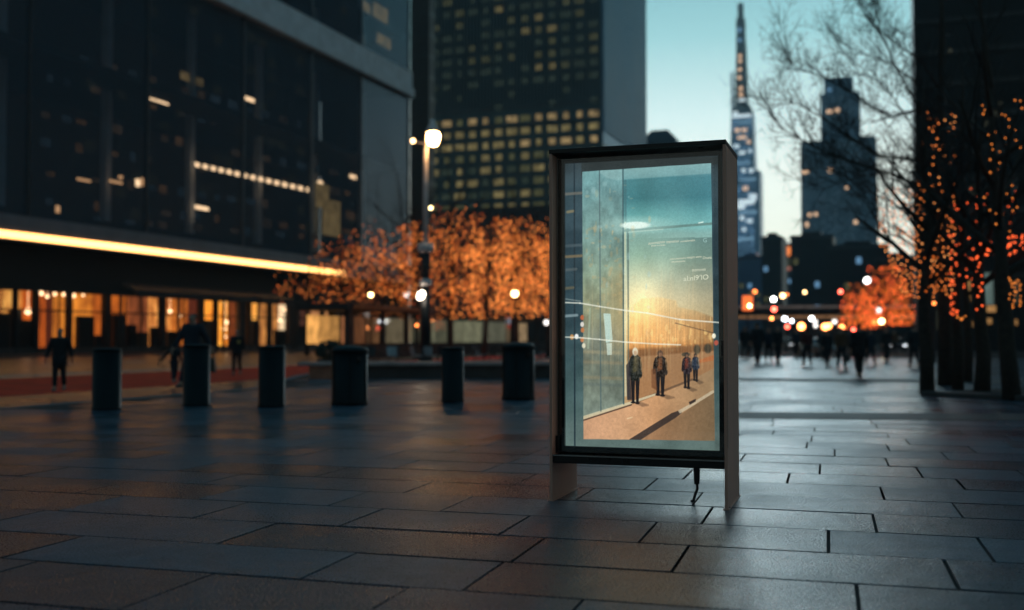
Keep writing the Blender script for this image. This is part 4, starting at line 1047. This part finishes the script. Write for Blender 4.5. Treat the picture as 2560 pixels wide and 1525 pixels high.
pb_ = [o for o in S.objects if o.get('label', '').startswith('slim person')][0]
e.parent = pb_; e.location = (.09, -.165, 1.27)
bag(521, 968, .42, .42, .2, .42, 'dark bag hanging at the right side of the wide coated walker')
ppl = [(1862, 897, 816, 'cloth_dark', False, .1, 'dark walker half hidden by the right side of the display case', 1.1), (1894, 910, 806, 'cloth_dark', True, .05, 'tall walker in a long black coat just right of the display case', 1.2),
       (1922, 907, 819, 'cloth_navy', False, -.1, 'dark jacketed left one of a close pair of walkers', 1.15), (1945, 908, 816, 'cloth_dark', False, .2, 'dark jacketed right one of a close pair of walkers', 1.15),
       (2018, 914, 819, 'cloth_red', False, .1, 'walker in a dark red jacket in the middle of the street', 1.1), (2069, 914, 826, 'cloth_dark', True, 0, 'black coated walker in front of the silver car', 1.35),
       (2104, 925, 817, 'cloth_brown', False, .1, 'walker in a brown coat with a bag', 1.1), (2148, 944, 808, 'cloth_dark', True, 0, 'nearest large walker in black on the pedestrian street', 1.25),
       (2176, 914, 822, 'cloth_navy', True, .2, 'dark walker behind the right shoulder of the nearest one', 1.1), (2217, 905, 819, 'cloth_dark', False, 0, 'walker alone right of the group, below the orange tree', 1.15),
       (2286, 918, 812, 'cloth_dark', True, 0, 'still figure in black beside the dark trunks', 1.1), (1990, 893, 822, 'cloth_navy', False, 0, 'faint walker far back left of the red jacketed one', 1.0),
       (2236, 891, 825, 'cloth_brown', False, 0, 'far walker in brown near the trees', 1.0), (2058, 900, 822, 'cloth_grey', False, 0, 'far grey walker behind the black coated one', 1.0),
       (1880, 890, 822, 'cloth_grey', False, 0, 'far grey walker between the display case and the tall coated walker', 1.0), (2128, 896, 822, 'cloth_grey', False, 0, 'far walker between the brown coat and the nearest one', 1.0)]
for i, (px, py, top, coat, lng, rz, lab, wd) in enumerate(ppl):
    person(px, py, hpx(top, py), rz + (math.pi if i % 3 == 1 else 0), lab, coat, 'cloth_dark', .12 + .06 * (i % 3), 1 if i % 2 else -1, lng, wd, (.12, -.12), i % 4 == 0, (.03, .03), 'people walking on the pedestrian street')
bag(2116, 925, .35, .3, .16, .32, 'small dark bag carried by the brown coated walker')

# ============================================================ DISPLAY CASE
FR = G(1820, 1275); ka = math.radians(18.4); W_ = 1.515; D_ = .82; H_ = 3.035
k0 = FR - Vector((math.cos(ka), -math.sin(ka), 0)) * W_
ks = empty('display_case', k0, -ka, 'tall free-standing bronze framed display case with a glowing street scene poster', 'display case')
KH = lambda px, py, y=0.0: hit(k0, -ka, px, py, 1, y)
t = .026
ksrail1 = KH(1600, 1146).z; ksrail0 = KH(1600, 1166).z
box(0, t, 0, D_, 0, H_ - .04).build('side_panel', M['bronze'], ks, bevel=.004)
box(W_ - t, W_, 0, D_, 0, H_ - .04).build('side_panel', M['bronze'], ks, bevel=.004)
box(-.002, W_ + .002, -.002, D_ + .002, H_ - .038, H_).build('top_panel', M['black_metal'], ks, bevel=.004)
box(t + .002, W_ - t - .002, .01, D_ - .03, ksrail0, ksrail1).build('bottom_rail', M['black_metal'], ks, bevel=.008)
box(t + .002, W_ - t - .002, .002, .02, ksrail1 - .004, ksrail1 + .006).build('rail_edge', M['edge_metal'], ks)
box(t + .002, W_ - t - .002, .24, D_ - .05, ksrail1 + .008, H_ - .06).build('inner_box', M['black_metal'], ks)
for xa_ in (-.012, W_ - t - .012):
    bp_ = box(xa_, xa_ + t + .024, -.012, D_ + .012, -.002, .010).build('base_plate', M['bronze'], ks, bevel=.002)
    for yy_ in (.06, D_ - .06): MB().lathe(xa_ + (.006 if xa_ < 0 else t + .018), yy_, [(.007, .0095), (.007, .015), (.004, .017)], 8).build('bolt', M['edge_metal'], bp_)
MB().box(W_, W_ + .0015, .015, .017, .5, H_ - .06).box(W_, W_ + .0015, D_ - .03, D_ - .028, .05, H_ - .06).build('side_seam', M['black_metal'], ks)
# bezel (four bars) set in from the frame
bz = pmat('bezel_black', (0.006, 0.010, 0.014), .22, .1, .2, 3)
YB = .17
pl = KH(1411, 800, YB).x; pr = KH(1797, 800, YB).x; pt = KH(1600, 398, YB).z; pbm = KH(1600, 1121, YB).z
box(t + .003, pl, .17, .22, ksrail1 + .012, H_ - .062).build('bezel', bz, ks); box(pr, W_ - t - .003, .17, .22, ksrail1 + .012, H_ - .062).build('bezel', bz, ks)
box(pl + .001, pr - .001, .172, .22, pt, H_ - .062).build('bezel', bz, ks); box(pl + .001, pr - .001, .172, .22, ksrail1 + .012, pbm).build('bezel', bz, ks)
# door edge: thin bright seam
for x in (t + .004, W_ - t - .012): box(x, x + .008, .141, .149, ksrail1 + .01, H_ - .045).build('door_edge', M['edge_metal'], ks)
gk = glassmat('case_glass', (.96, .98, .98), 1.5, .015)
box(t + .014, W_ - t - .014, .150, .156, ksrail1 + .012, H_ - .045).build('glass_door', gk, ks)
box(W_ - t - .02, W_ - t - .006, .0, .015, 1.25, 1.38).build('lock', M['black_metal'], ks)
box(t + .001, .055, .10, .14, ksrail1 + .01, ksrail1 + .16).build('hinge', M['black_metal'], ks)

# printed poster: painted as vertex colours of one flat sheet
def poster():
    NX, NY = 300, 560
    rs = np.random.RandomState(4)
    s = np.linspace(0, 1, NX)[None, :].repeat(NY, 0); tt = np.linspace(0, 1, NY)[:, None].repeat(NX, 1)
    X = 1411 + 386 * s; Yt = 409 - 13 * s; Yb = 1113 + 16 * s; Y = Yt + (Yb - Yt) * tt
    def sm(e0, e1, v): 
        u = np.clip((v - e0) / (e1 - e0), 0, 1); return u * u * (3 - 2 * u)
    def noise(fx, fy, seed):
        r_ = np.random.RandomState(seed); g_ = r_.rand(int(fy) + 2, int(fx) + 2)
        u = s * fx; v = tt * fy; i = np.floor(u).astype(int); j = np.floor(v).astype(int); u = u - i; v = v - j; u = u * u * (3 - 2 * u); v = v * v * (3 - 2 * v)
        return (g_[j, i] * (1 - u) + g_[j, i + 1] * u) * (1 - v) + (g_[j + 1, i] * (1 - u) + g_[j + 1, i + 1] * u) * v
    def ramp(v, stops):
        xs = [a for a, _ in stops]; return np.stack([np.interp(v, xs, [c[k] for _, c in stops]) for k in range(3)], -1)
    def mix(im, col, m): return im * (1 - m[..., None]) + np.asarray(col, float) * m[..., None]
    def poly(pts, soft=1.2):
        pts = np.array(pts, float); n_ = len(pts); ins = np.zeros(X.shape, bool); dist = np.full(X.shape, 1e9)
        for a in range(n_):
            x1, y1 = pts[a]; x2, y2 = pts[(a + 1) % n_]
            c = ((y1 > Y) != (y2 > Y)) & (X < (x2 - x1) * (Y - y1) / (y2 - y1 + 1e-9) + x1); ins ^= c
            dx, dy = x2 - x1, y2 - y1; u = np.clip(((X - x1) * dx + (Y - y1) * dy) / (dx * dx + dy * dy + 1e-9), 0, 1)
            dist = np.minimum(dist, np.hypot(X - x1 - u * dx, Y - y1 - u * dy))
        return np.where(ins, 1.0, np.clip(1 - dist / soft, 0, 1))
    def line(x1, y1, x2, y2, w, soft=1.2):
        dx, dy = x2 - x1, y2 - y1; u = np.clip(((X - x1) * dx + (Y - y1) * dy) / (dx * dx + dy * dy), 0, 1)
        return np.clip(1 - (np.hypot(X - x1 - u * dx, Y - y1 - u * dy) - w) / soft, 0, 1)
    def ell(cx, cy, rx, ry, soft=.25): return np.clip((1 + soft - np.hypot((X - cx) / rx, (Y - cy) / ry)) / soft, 0, 1)
    # mount around the print
    im = ramp(Y, [(400, (46, 58, 64)), (470, (52, 76, 86)), (600, (42, 66, 78)), (800, (36, 62, 72)), (900, (56, 82, 86)), (1000, (78, 104, 104)), (1130, (96, 116, 110))])
    im += (noise(10, 40, 1)[..., None] - .5) * 14
    im = mix(im, (28, 44, 54), line(1436, 400, 1436, 1130, 1.2)); im = mix(im, (40, 46, 46), poly([(1455, 400), (1800, 400), (1800, 418), (1455, 440)]) * .7)
    right = sm(1782, 1786, X); im = im * (1 - right[..., None] * .12)
    for (x0, x1, yy, c) in ((1412, 1455, 486, (120, 112, 100)), (1418, 1432, 531, (150, 130, 90)), (1412, 1455, 643, (150, 120, 80)), (1415, 1455, 616, (80, 96, 104)), (1412, 1432, 722, (110, 96, 70)), (1412, 1440, 676, (86, 96, 98)), (1405, 1442, 791, (150, 170, 176))):
        im = mix(im, c, line(x0, yy, x1, yy - 2, 2.0, 3) * .7)
    # print area
    prt = poly([(1457, 431), (1778, 416), (1783, 1103), (1459, 1096)], .8)
    sky = ramp(Y, [(415, (110, 158, 160)), (440, (84, 138, 142)), (450, (66, 126, 132)), (500, (58, 120, 126)), (540, (92, 158, 156)), (572, (118, 180, 172)), (590, (128, 170, 158)), (640, (150, 186, 162)), (700, (204, 209, 172)), (750, (240, 218, 164)), (800, (250, 210, 140)), (850, (240, 180, 100)), (1100, (190, 150, 110))])
    wx = np.clip(np.abs(X - 1610) / 170, 0, 1)[..., None]
    sky = sky * (1 - wx * .28 * (Y > 600)[..., None]) + np.array((0, 6, 12)) * wx
    sky += (noise(8, 5, 2)[..., None] - .5) * 18
    img = sky
    # hazy lit buildings
    bm = poly([(1580, 775), (1608, 752), (1650, 750), (1690, 758), (1694, 774), (1738, 784), (1783, 802), (1783, 905), (1575, 905)], 5)
    stre = noise(140, 6, 5)
    bc = ramp(Y, [(748, (242, 178, 96)), (800, (226, 150, 78)), (850, (232, 162, 88)), (880, (206, 120, 50)), (900, (150, 92, 48))]) * (0.80 + .26 * stre[..., None] + .14 * noise(70, 40, 15)[..., None])
    bc = bc * (1 - .30 * sm(1690, 1783, X)[..., None])
    am = (bm * (.35 + .62 * sm(765, 850, Y)))[..., None]; img = img * (1 - am) + bc * am
    gl = np.exp(-((X - 1598) / 60) ** 2 - ((Y - 770) / 85) ** 2); img = img + gl[..., None] * np.array((26, 20, 8))
    for i in range(40):
        cx, cy = rs.uniform(1580, 1780), rs.uniform(800, 885); img = mix(img, (255, 205, 120), ell(cx, cy, rs.uniform(1, 3), rs.uniform(2, 8), .6) * .5)
    # hedge and street behind
    img = mix(img, (112, 70, 40), poly([(1575, 880), (1783, 868), (1783, 890), (1575, 900)], 8) * .7)
    img = mix(img, (168, 116, 72), poly([(1575, 898), (1783, 884), (1783, 1110), (1575, 1110)], 5))
    img = mix(img, (190, 100, 50), poly([(1740, 908), (1783, 893), (1783, 903), (1740, 912)], 3) * .8)
    # pavement
    pav = ramp(X + .0 * Y, [(1457, (196, 142, 104)), (1560, (206, 150, 106)), (1640, (192, 136, 90)), (1783, (148, 116, 80))])
    pav = pav * (0.98 + .07 * noise(60, 110, 6)[..., None]) * (0.97 + .14 * noise(5, 8, 7)[..., None])
    pm = poly([(1457, 1046), (1600, 1008), (1700, 968), (1783, 925), (1783, 1110), (1457, 1110)], 1.5)
    img = img * (1 - pm[..., None]) + pav * pm[..., None]
    rd = poly([(1580, 1110), (1700, 1040), (1783, 984), (1783, 1110)], 1.5); img = img * (1 - rd[..., None] * .22)
    img = mix(img, (58, 46, 42), poly([(1560, 1108), (1680, 1035), (1700, 1028), (1704, 1034), (1688, 1046), (1588, 1108)], 1.5) * .92)
    img = mix(img, (206, 184, 150), poly([(1696, 1029), (1730, 1010), (1780, 979), (1783, 984), (1735, 1014), (1700, 1035)], 1.2) * .8); img = mix(img, (48, 38, 36), poly([(1722, 1008), (1738, 1000), (1738, 1006), (1724, 1014)], 1) * .9)
    img = mix(img, (90, 66, 50), line(1595, 1004, 1730, 952, 1.6, 2) * .7)
    # glass wall at the left
    gp = poly([(1457, 425), (1562, 422), (1562, 1012), (1457, 1042)], .8)
    gc = ramp(Y, [(425, (108, 158, 160)), (480, (96, 142, 144)), (600, (112, 148, 140)), (680, (126, 150, 128)), (740, (140, 146, 112)), (800, (128, 128, 98)), (850, (116, 120, 102)), (940, (104, 112, 96)), (1040, (124, 138, 124))])
    gc = gc * (.88 + .24 * noise(26, 40, 8)[..., None]) + (noise(90, 90, 9)[..., None] - .5) * 12
    ft = sm(1500, 1560, X) * sm(640, 700, Y) * (1 - sm(850, 900, Y)); gc = mix(gc, (176, 146, 92), ft * .5)
    for i in range(70):
        cx, cy = rs.uniform(1460, 1558), rs.uniform(560, 800); gc = mix(gc, (190, 158, 104), ell(cx, cy, rs.uniform(1, 4), rs.uniform(1, 6), .7) * .3)
    img = img * (1 - gp[..., None]) + gc * gp[..., None]
    img = mix(img, (150, 190, 188), poly([(1500, 430), (1778, 416), (1778, 440), (1545, 452), (1520, 446)], 3) * .45)
    for (yy, c) in ((905, (150, 130, 96)), (943, (150, 130, 92)), (960, (84, 96, 92)), (880, (170, 150, 110))): img = mix(img, c, (line(1458, yy, 1562, yy + 5, 1.6, 5) * .45) * gp)
    img = mix(img, (214, 196, 156), poly([(1458, 1040), (1575, 1006), (1640, 986), (1640, 990), (1575, 1012), (1458, 1048)], 1.2) * .85); img = mix(img, (66, 48, 40), line(1458, 1050, 1580, 1013, 1.3) * .8)
    img = mix(img, (60, 84, 90), line(1501, 428, 1503, 1028, .8) * .75)
    # door frame
    img = mix(img, (52, 84, 90), line(1561, 424, 1561, 1010, 1.3) * .85); img = mix(img, (206, 206, 170), line(1566, 560, 1566, 990, 1.8) * .7); img = mix(img, (64, 84, 84), line(1573, 575, 1573, 1000, 1.2) * .75)
    img = mix(img, (60, 100, 106), line(1567, 455, 1567, 555, 2.2) * .5)
    img = mix(img, (94, 128, 122), line(1566, 580, 1783, 566, 2.6) * .8); img = mix(img, (176, 204, 186), line(1574, 584, 1660, 578, .9) * .7)
    img = mix(img, (240, 248, 236), ell(1592, 567, 29, 7, .5)); img = mix(img, (210, 236, 224), line(1748, 564, 1758, 562, .9)); img = mix(img, (190, 228, 216), ell(1592, 567, 60, 14, .9) * .35)
    # papers on the glass
    img = mix(img, (176, 206, 198), poly([(1511, 786), (1528, 787), (1533, 856), (1517, 858)], 1) * .9); img = mix(img, (196, 214, 200), poly([(1518, 860), (1531, 860), (1531, 888), (1520, 889)], 1) * .85)
    img = mix(img, (150, 168, 140), poly([(1474, 773), (1478, 772), (1473, 872), (1469, 872)], 1) * .6)
    for (cx, cy, c) in ((1456, 795, (190, 90, 50)), (1456, 812, (220, 210, 200)), (1457, 826, (190, 110, 60)), (1456, 850, (200, 120, 70)), (1429, 843, (200, 140, 80)), (1441, 842, (230, 230, 230)), (1460, 865, (220, 210, 180)), (1782, 845, (250, 240, 210)), (1788, 862, (190, 80, 60))):
        im = mix(im, c, ell(cx, cy, 4, 5, .6)); img = mix(img, c, ell(cx, cy, 3, 5, .6))
    # street trees / cars at right end
    for (cx, cy, rx, ry) in ((1742, 878, 6, 9), (1768, 876, 7, 9), (1715, 890, 8, 4)): img = mix(img, (52, 50, 40), ell(cx, cy, rx, ry, .6) * .8)
    img = mix(img, (70, 52, 40), line(1690, 812, 1783, 838, 1.0) * .5)
    # walking figures
    def fig(cx, top, bot, w, coat, acc, hc):
        nonlocal img
        h = bot - top; d_ = (30, 26, 28); n_ = (noise(170, 260, 50) - .5)[..., None]
        img = mix(img, (40, 30, 26), poly([(cx - w * .1, bot - 3), (cx + w * .3, bot - 3), (cx + w * .9, bot + 4), (cx + w * .5, bot + 7)], 3) * .35)
        for sx_, lf in ((-1, 0), (1, 2)):
            img = mix(img, d_, poly([(cx + sx_ * w * .02, top + h * .5), (cx + sx_ * w * .30, top + h * .5), (cx + sx_ * w * .26, top + h * .74), (cx + sx_ * w * .22, bot - 4 + lf), (cx + sx_ * w * .07, bot - 4 + lf), (cx + sx_ * w * .05, top + h * .74)], 1.2))
            img = mix(img, d_, ell(cx + sx_ * w * .15, bot - 3 + lf, w * .13, 2.2, .5))
        cm = poly([(cx - w * .12, top + h * .115), (cx + w * .12, top + h * .115), (cx + w * .34, top + h * .17), (cx + w * .44, top + h * .30), (cx + w * .46, top + h * .50), (cx + w * .38, top + h * .54), (cx + w * .3, top + h * .50), (cx + w * .28, top + h * .58), (cx - w * .28, top + h * .58), (cx - w * .32, top + h * .48), (cx - w * .42, top + h * .52), (cx - w * .47, top + h * .46), (cx - w * .42, top + h * .28), (cx - w * .32, top + h * .17)], 1.6)[..., None]
        img = img * (1 - cm) + (np.asarray(coat, float) + n_ * 60 + np.clip((cx + w * .1 - X) / w, -1, 1)[..., None] * -10) * cm
        img = mix(img, acc, poly([(cx - w * .10, top + h * .18), (cx + w * .08, top + h * .16), (cx + w * .10, top + h * .40), (cx - w * .14, top + h * .44)], 3) * .55 * (.4 + noise(170, 260, 51)))
        img = mix(img, hc, ell(cx, top + h * .062, w * .155, h * .062, .4)); img = mix(img, (168, 112, 78), ell(cx + w * .02, top + h * .085, w * .09, h * .034, .6) * .6)
        img = mix(img, (250, 190, 120), line(cx + w * .36, top + h * .2, cx + w * .45, top + h * .42, .5, 1.6) * .4)
    fig(1590, 873, 1010, 36, (34, 36, 32), (92, 82, 48), (220, 208, 180)); img = mix(img, (44, 40, 46), poly([(1568, 915), (1576, 905), (1580, 1000), (1570, 1000)], 1.5) * .8)
    fig(1652, 880, 992, 38, (38, 28, 24), (170, 92, 46), (84, 56, 40)); img = mix(img, (120, 70, 40), poly([(1631, 925), (1640, 925), (1644, 978), (1631, 970)], 1.5) * .7)
    fig(1717, 886, 974, 26, (44, 34, 40), (168, 60, 34), (48, 40, 36)); fig(1738, 888, 956, 20, (36, 44, 60), (50, 60, 80), (50, 42, 36))
    for (x0, x1) in ((1600, 1680),): img = mix(img, (236, 200, 150), line(1570, 1047, 1582, 1044, .8) * .8)
    out = im * (1 - prt[..., None]) + img * prt[..., None]
    # light trails reflected in the glass, painted across the whole sheet
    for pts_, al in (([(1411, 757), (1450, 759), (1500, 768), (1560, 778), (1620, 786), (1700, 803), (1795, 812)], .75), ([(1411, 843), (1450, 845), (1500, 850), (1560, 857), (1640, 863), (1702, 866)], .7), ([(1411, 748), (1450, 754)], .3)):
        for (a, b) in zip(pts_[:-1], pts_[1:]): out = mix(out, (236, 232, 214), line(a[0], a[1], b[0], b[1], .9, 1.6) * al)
    out = mix(out, (60, 88, 90), line(1560, 700, 1560, 1000, .5) * .3)
    # glass reflections painted over the print: pale bands, streaks, light spots
    veil = (np.exp(-((X - 1500) / 34) ** 2) * .5 + np.exp(-((X - 1690) / 26) ** 2) * .22) * sm(420, 520, Y) * (1 - sm(960, 1040, Y)) * (.5 + .5 * noise(40, 14, 31))
    out = mix(out, (190, 206, 186), np.clip(veil, 0, 1) * .22)
    stk = np.clip(noise(150, 3, 33) - .62, 0, 1) * 2.2 * sm(640, 760, Y) * (1 - sm(900, 960, Y)) * prt
    out = mix(out, (255, 214, 150), np.clip(stk, 0, 1) * .28)
    for _ in range(46):
        cx, cy = rs.uniform(1462, 1640), rs.uniform(450, 860); out = mix(out, (214, 190, 140) if rs.rand() < .6 else (170, 206, 204), ell(cx, cy, rs.uniform(1, 4.5), rs.uniform(1, 7), .8) * rs.uniform(.12, .35))
    out = out * (.95 + .1 * noise(9, 16, 34)[..., None]) * (.965 + .07 * noise(120, 220, 35)[..., None])
    glow2 = np.exp(-((X - 1600) / 95) ** 2 - ((Y - 800) / 75) ** 2); out = out + glow2[..., None] * np.array((20, 18, 12)) * prt[..., None]
    out += (rs.rand(NY, NX, 1) - .5) * 9
    lum = out.mean(-1, keepdims=True); out = out * .87 + lum * .13 + 4 * prt[..., None]
    out = np.clip(out, 0, 255) / 255.0
    linr = np.where(out <= .04045, out / 12.92, ((out + .055) / 1.055) ** 2.4)
    # geometry on local plane y = .10
    yy = .204
    xs = pl - .004 + (pr - pl + .008) * s; zs = (pt + .004) + (pbm - pt - .008) * tt
    verts = np.stack([xs, np.full_like(xs, yy), zs], -1).reshape(-1, 3)
    idx = np.arange(NX * NY).reshape(NY, NX)
    faces = np.stack([idx[1:, :-1], idx[1:, 1:], idx[:-1, 1:], idx[:-1, :-1]], -1).reshape(-1, 4)
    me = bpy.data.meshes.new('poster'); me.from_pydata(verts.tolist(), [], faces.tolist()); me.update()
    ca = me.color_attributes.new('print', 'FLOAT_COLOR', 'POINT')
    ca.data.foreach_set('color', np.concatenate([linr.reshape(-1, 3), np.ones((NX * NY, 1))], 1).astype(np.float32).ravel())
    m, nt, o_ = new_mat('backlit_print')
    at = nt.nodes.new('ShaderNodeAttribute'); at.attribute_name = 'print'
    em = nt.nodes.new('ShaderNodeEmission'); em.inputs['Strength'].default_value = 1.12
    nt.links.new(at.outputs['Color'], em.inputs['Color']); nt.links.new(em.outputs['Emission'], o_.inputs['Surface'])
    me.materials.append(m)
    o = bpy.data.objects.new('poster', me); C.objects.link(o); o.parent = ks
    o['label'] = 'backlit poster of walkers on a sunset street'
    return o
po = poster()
# lettering on the poster
M['letter'] = emat('letter_cream', lin(232, 232, 205), 1.0)
def text(body, px, py, hpx_, wpx, mat, tilt=0.0):
    cu = bpy.data.curves.new('lettering', 'FONT'); cu.body = body; cu.size = 1
    o = bpy.data.objects.new('lettering', cu); C.objects.link(o); bpy.context.view_layer.update()
    me = bpy.data.meshes.new_from_object(o.evaluated_get(bpy.context.evaluated_depsgraph_get())); bpy.data.objects.remove(o)
    a = KH(px, py, .2); b = KH(px + wpx, py, .2); c = KH(px, py - hpx_, .2)
    co = [v.co.copy() for v in me.vertices]; x0 = min(v.x for v in co); x1 = max(v.x for v in co); y0 = min(v.y for v in co); y1 = max(v.y for v in co)
    for v, q in zip(me.vertices, co):
        u = (q.x - x0) / (x1 - x0); w = (q.y - y0) / (y1 - y0)
        v.co = (a.x + (b.x - a.x) * u, .2, a.z + (c.z - a.z) * w + tilt * u * (b.x - a.x))
    me.materials.clear(); me.materials.append(mat)
    q = bpy.data.objects.new('lettering', me); C.objects.link(q); q.parent = po; return q
text('\u0258l:nl9\u02bcl\u041e'.replace('\u0258', 'a').replace('\u041e', 'O'), 1709, 703, 13, 62, M['letter'], .06)
text('annonurcunonunor', 1621, 612, 5, 42, M['letter'], .08); text('namorononunur', 1666, 608, 5, 32, M['letter'], .05); text('anonoaAanoaloic', 1701, 606, 5.5, 37, M['letter'], .06)
text('annn n nnnin', 1628, 616.5, 4.6, 35, M['letter'], .03); text('anuiununancinoulno', 1675, 650, 5, 40, M['letter'], .06); text('nnnnpnn wnrnn', 1717, 649, 6.5, 37, M['letter'], .05); text('Onuna', 1757, 648, 6.5, 22, M['letter'], .05)
text('nnuninnunini', 1679, 657, 5, 34, M['letter'], .04); text('nnmnnnnnm', 1730, 679, 5.6, 34, M['letter'], .04); text('G', 1758, 606, 11, 9, emat('letter_faint', lin(160, 196, 190), 1), 0)
# cable and plug under the case
a = KH(1742, 1180, .3)
cb = empty('power_cable', k0, -ka, 'short black cable with a plug hanging under the display case', 'cable')
c = hit(k0, -ka, 1742, 1178, 1, .33)
MB().frust(0, 0, .04, .035, .055, .045, c.z - .11, ksrail0 + .001).build('plug', M['dk_plastic'], cb, loc=(c.x, .33, 0))
MB().tube([(c.x, .33, c.z - .1), (c.x + .004, .33, c.z - .15), (c.x - .012, .33, c.z - .19), (c.x - .03, .325, .012), (c.x - .05, .33, .008)], [.012] * 5, 8).build('cord', M['dk_plastic'], cb, True)

# ============================================================ SKY, SUN, CAMERA
w = bpy.data.worlds.new('World'); S.world = w; w.use_nodes = True
nt = w.node_tree; nt.nodes.clear(); N = nt.nodes.new; L = nt.links.new
out = N('ShaderNodeOutputWorld'); bg = N('ShaderNodeBackground')
SUNAZ = math.radians(16)
sky = N('ShaderNodeTexSky'); sky.sky_type = 'NISHITA'; sky.sun_disc = False; sky.sun_elevation = math.radians(-4.0); sky.sun_rotation = SUNAZ
tc = N('ShaderNodeTexCoord'); sx = N('ShaderNodeSeparateXYZ'); L(tc.outputs['Generated'], sx.inputs[0])
cr = N('ShaderNodeValToRGB'); L(sx.outputs['Z'], cr.inputs['Fac'])
st_ = [(0.0, (1.2, 1.3, 1.15)), (.09, (1.32, 1.40, 1.2)), (.15, (1.3, 1.44, 1.32)), (.20, (1.0, 1.28, 1.26)), (.27, (.50, .92, .96)), (.34, (.26, .62, .70)), (.55, (.055, .20, .28)), (1, (.028, .10, .15))]
el = cr.color_ramp.elements
el[0].position = 0; el[0].color = (*st_[0][1], 1); el[1].position = 1; el[1].color = (*st_[-1][1], 1)
for p_, c_ in st_[1:-1]: x = el.new(p_); x.color = (*c_, 1)
# afterglow only around the street axis
cmb = N('ShaderNodeCombineXYZ'); L(sx.outputs['X'], cmb.inputs['X']); L(sx.outputs['Y'], cmb.inputs['Y'])
nm = N('ShaderNodeVectorMath'); nm.operation = 'NORMALIZE'; L(cmb.outputs[0], nm.inputs[0])
dt = N('ShaderNodeVectorMath'); dt.operation = 'DOT_PRODUCT'; L(nm.outputs[0], dt.inputs[0]); dt.inputs[1].default_value = (math.sin(SUNAZ), math.cos(SUNAZ), 0)
mr = N('ShaderNodeMapRange'); mr.interpolation_type = 'SMOOTHSTEP'; mr.inputs['From Min'].default_value = .1; mr.inputs['From Max'].default_value = .97; mr.inputs['To Min'].default_value = .12; mr.inputs['To Max'].default_value = 1
L(dt.outputs['Value'], mr.inputs['Value'])
hz = N('ShaderNodeMapRange'); hz.inputs['From Min'].default_value = .35; hz.inputs['From Max'].default_value = .8; hz.inputs['To Min'].default_value = 0; hz.inputs['To Max'].default_value = 1
L(sx.outputs['Z'], hz.inputs['Value'])
mxa = N('ShaderNodeMix'); mxa.data_type = 'FLOAT'; L(hz.outputs[0], mxa.inputs['Factor']); L(mr.outputs[0], mxa.inputs['A']); mxa.inputs['B'].default_value = 1.0
sc = N('ShaderNodeVectorMath'); sc.operation = 'SCALE'; L(cr.outputs['Color'], sc.inputs[0]); L(mxa.outputs['Result'], sc.inputs['Scale'])
sk2 = N('ShaderNodeVectorMath'); sk2.operation = 'SCALE'; L(sky.outputs['Color'], sk2.inputs[0]); sk2.inputs['Scale'].default_value = .0
sk2.inputs['Scale'].default_value = .008
ad = N('ShaderNodeVectorMath'); ad.operation = 'ADD'; L(sc.outputs[0], ad.inputs[0]); L(sk2.outputs[0], ad.inputs[1])
L(ad.outputs[0], bg.inputs['Color']); bg.inputs['Strength'].default_value = 1.0
L(bg.outputs[0], out.inputs['Surface'])

sl = bpy.data.lights.new('dusk_sun', 'SUN'); sl.energy = .19; sl.angle = math.radians(11); sl.color = (.72, .92, 1)
so = bpy.data.objects.new('dusk_sun', sl); C.objects.link(so)
so.rotation_euler = (math.radians(90 - 13), 0, math.pi - math.radians(14.5))

cd = bpy.data.cameras.new('camera'); co = bpy.data.objects.new('camera', cd); C.objects.link(co); S.camera = co
co.location = (0, 0, CM); co.rotation_euler = (math.pi / 2 + PITCH, 0, 0)
cd.sensor_width = 36; cd.lens = 36 * F / 2560; cd.clip_end = 6000; cd.clip_start = .05
cd.dof.use_dof = True; cd.dof.focus_distance = 8.6; cd.dof.aperture_fstop = 0.85

S.view_settings.view_transform = 'Standard'; S.view_settings.look = 'None'; S.view_settings.exposure = 0; S.view_settings.gamma = 1
S.cycles.use_denoising = True
S.cycles.max_bounces = 5; S.cycles.diffuse_bounces = 2; S.cycles.glossy_bounces = 3; S.cycles.transparent_max_bounces = 12
S.cycles.sample_clamp_indirect = 4
S.cycles.caustics_reflective = False; S.cycles.caustics_refractive = False

hm, hnt, ho = new_mat('haze_air')
pv_ = hnt.nodes.new('ShaderNodeVolumePrincipled'); pv_.inputs['Density'].default_value = .0003; pv_.inputs['Color'].default_value = (.6, .85, 1, 1); pv_.inputs['Anisotropy'].default_value = .35
hnt.links.new(pv_.outputs[0], ho.inputs['Volume'])
tag(box(-1520, 1520, -80, 1400, -1.2, 480).build('haze', hm), 'thin bluish evening haze over the street', kind='stuff')
S.cycles.volume_bounces = 0
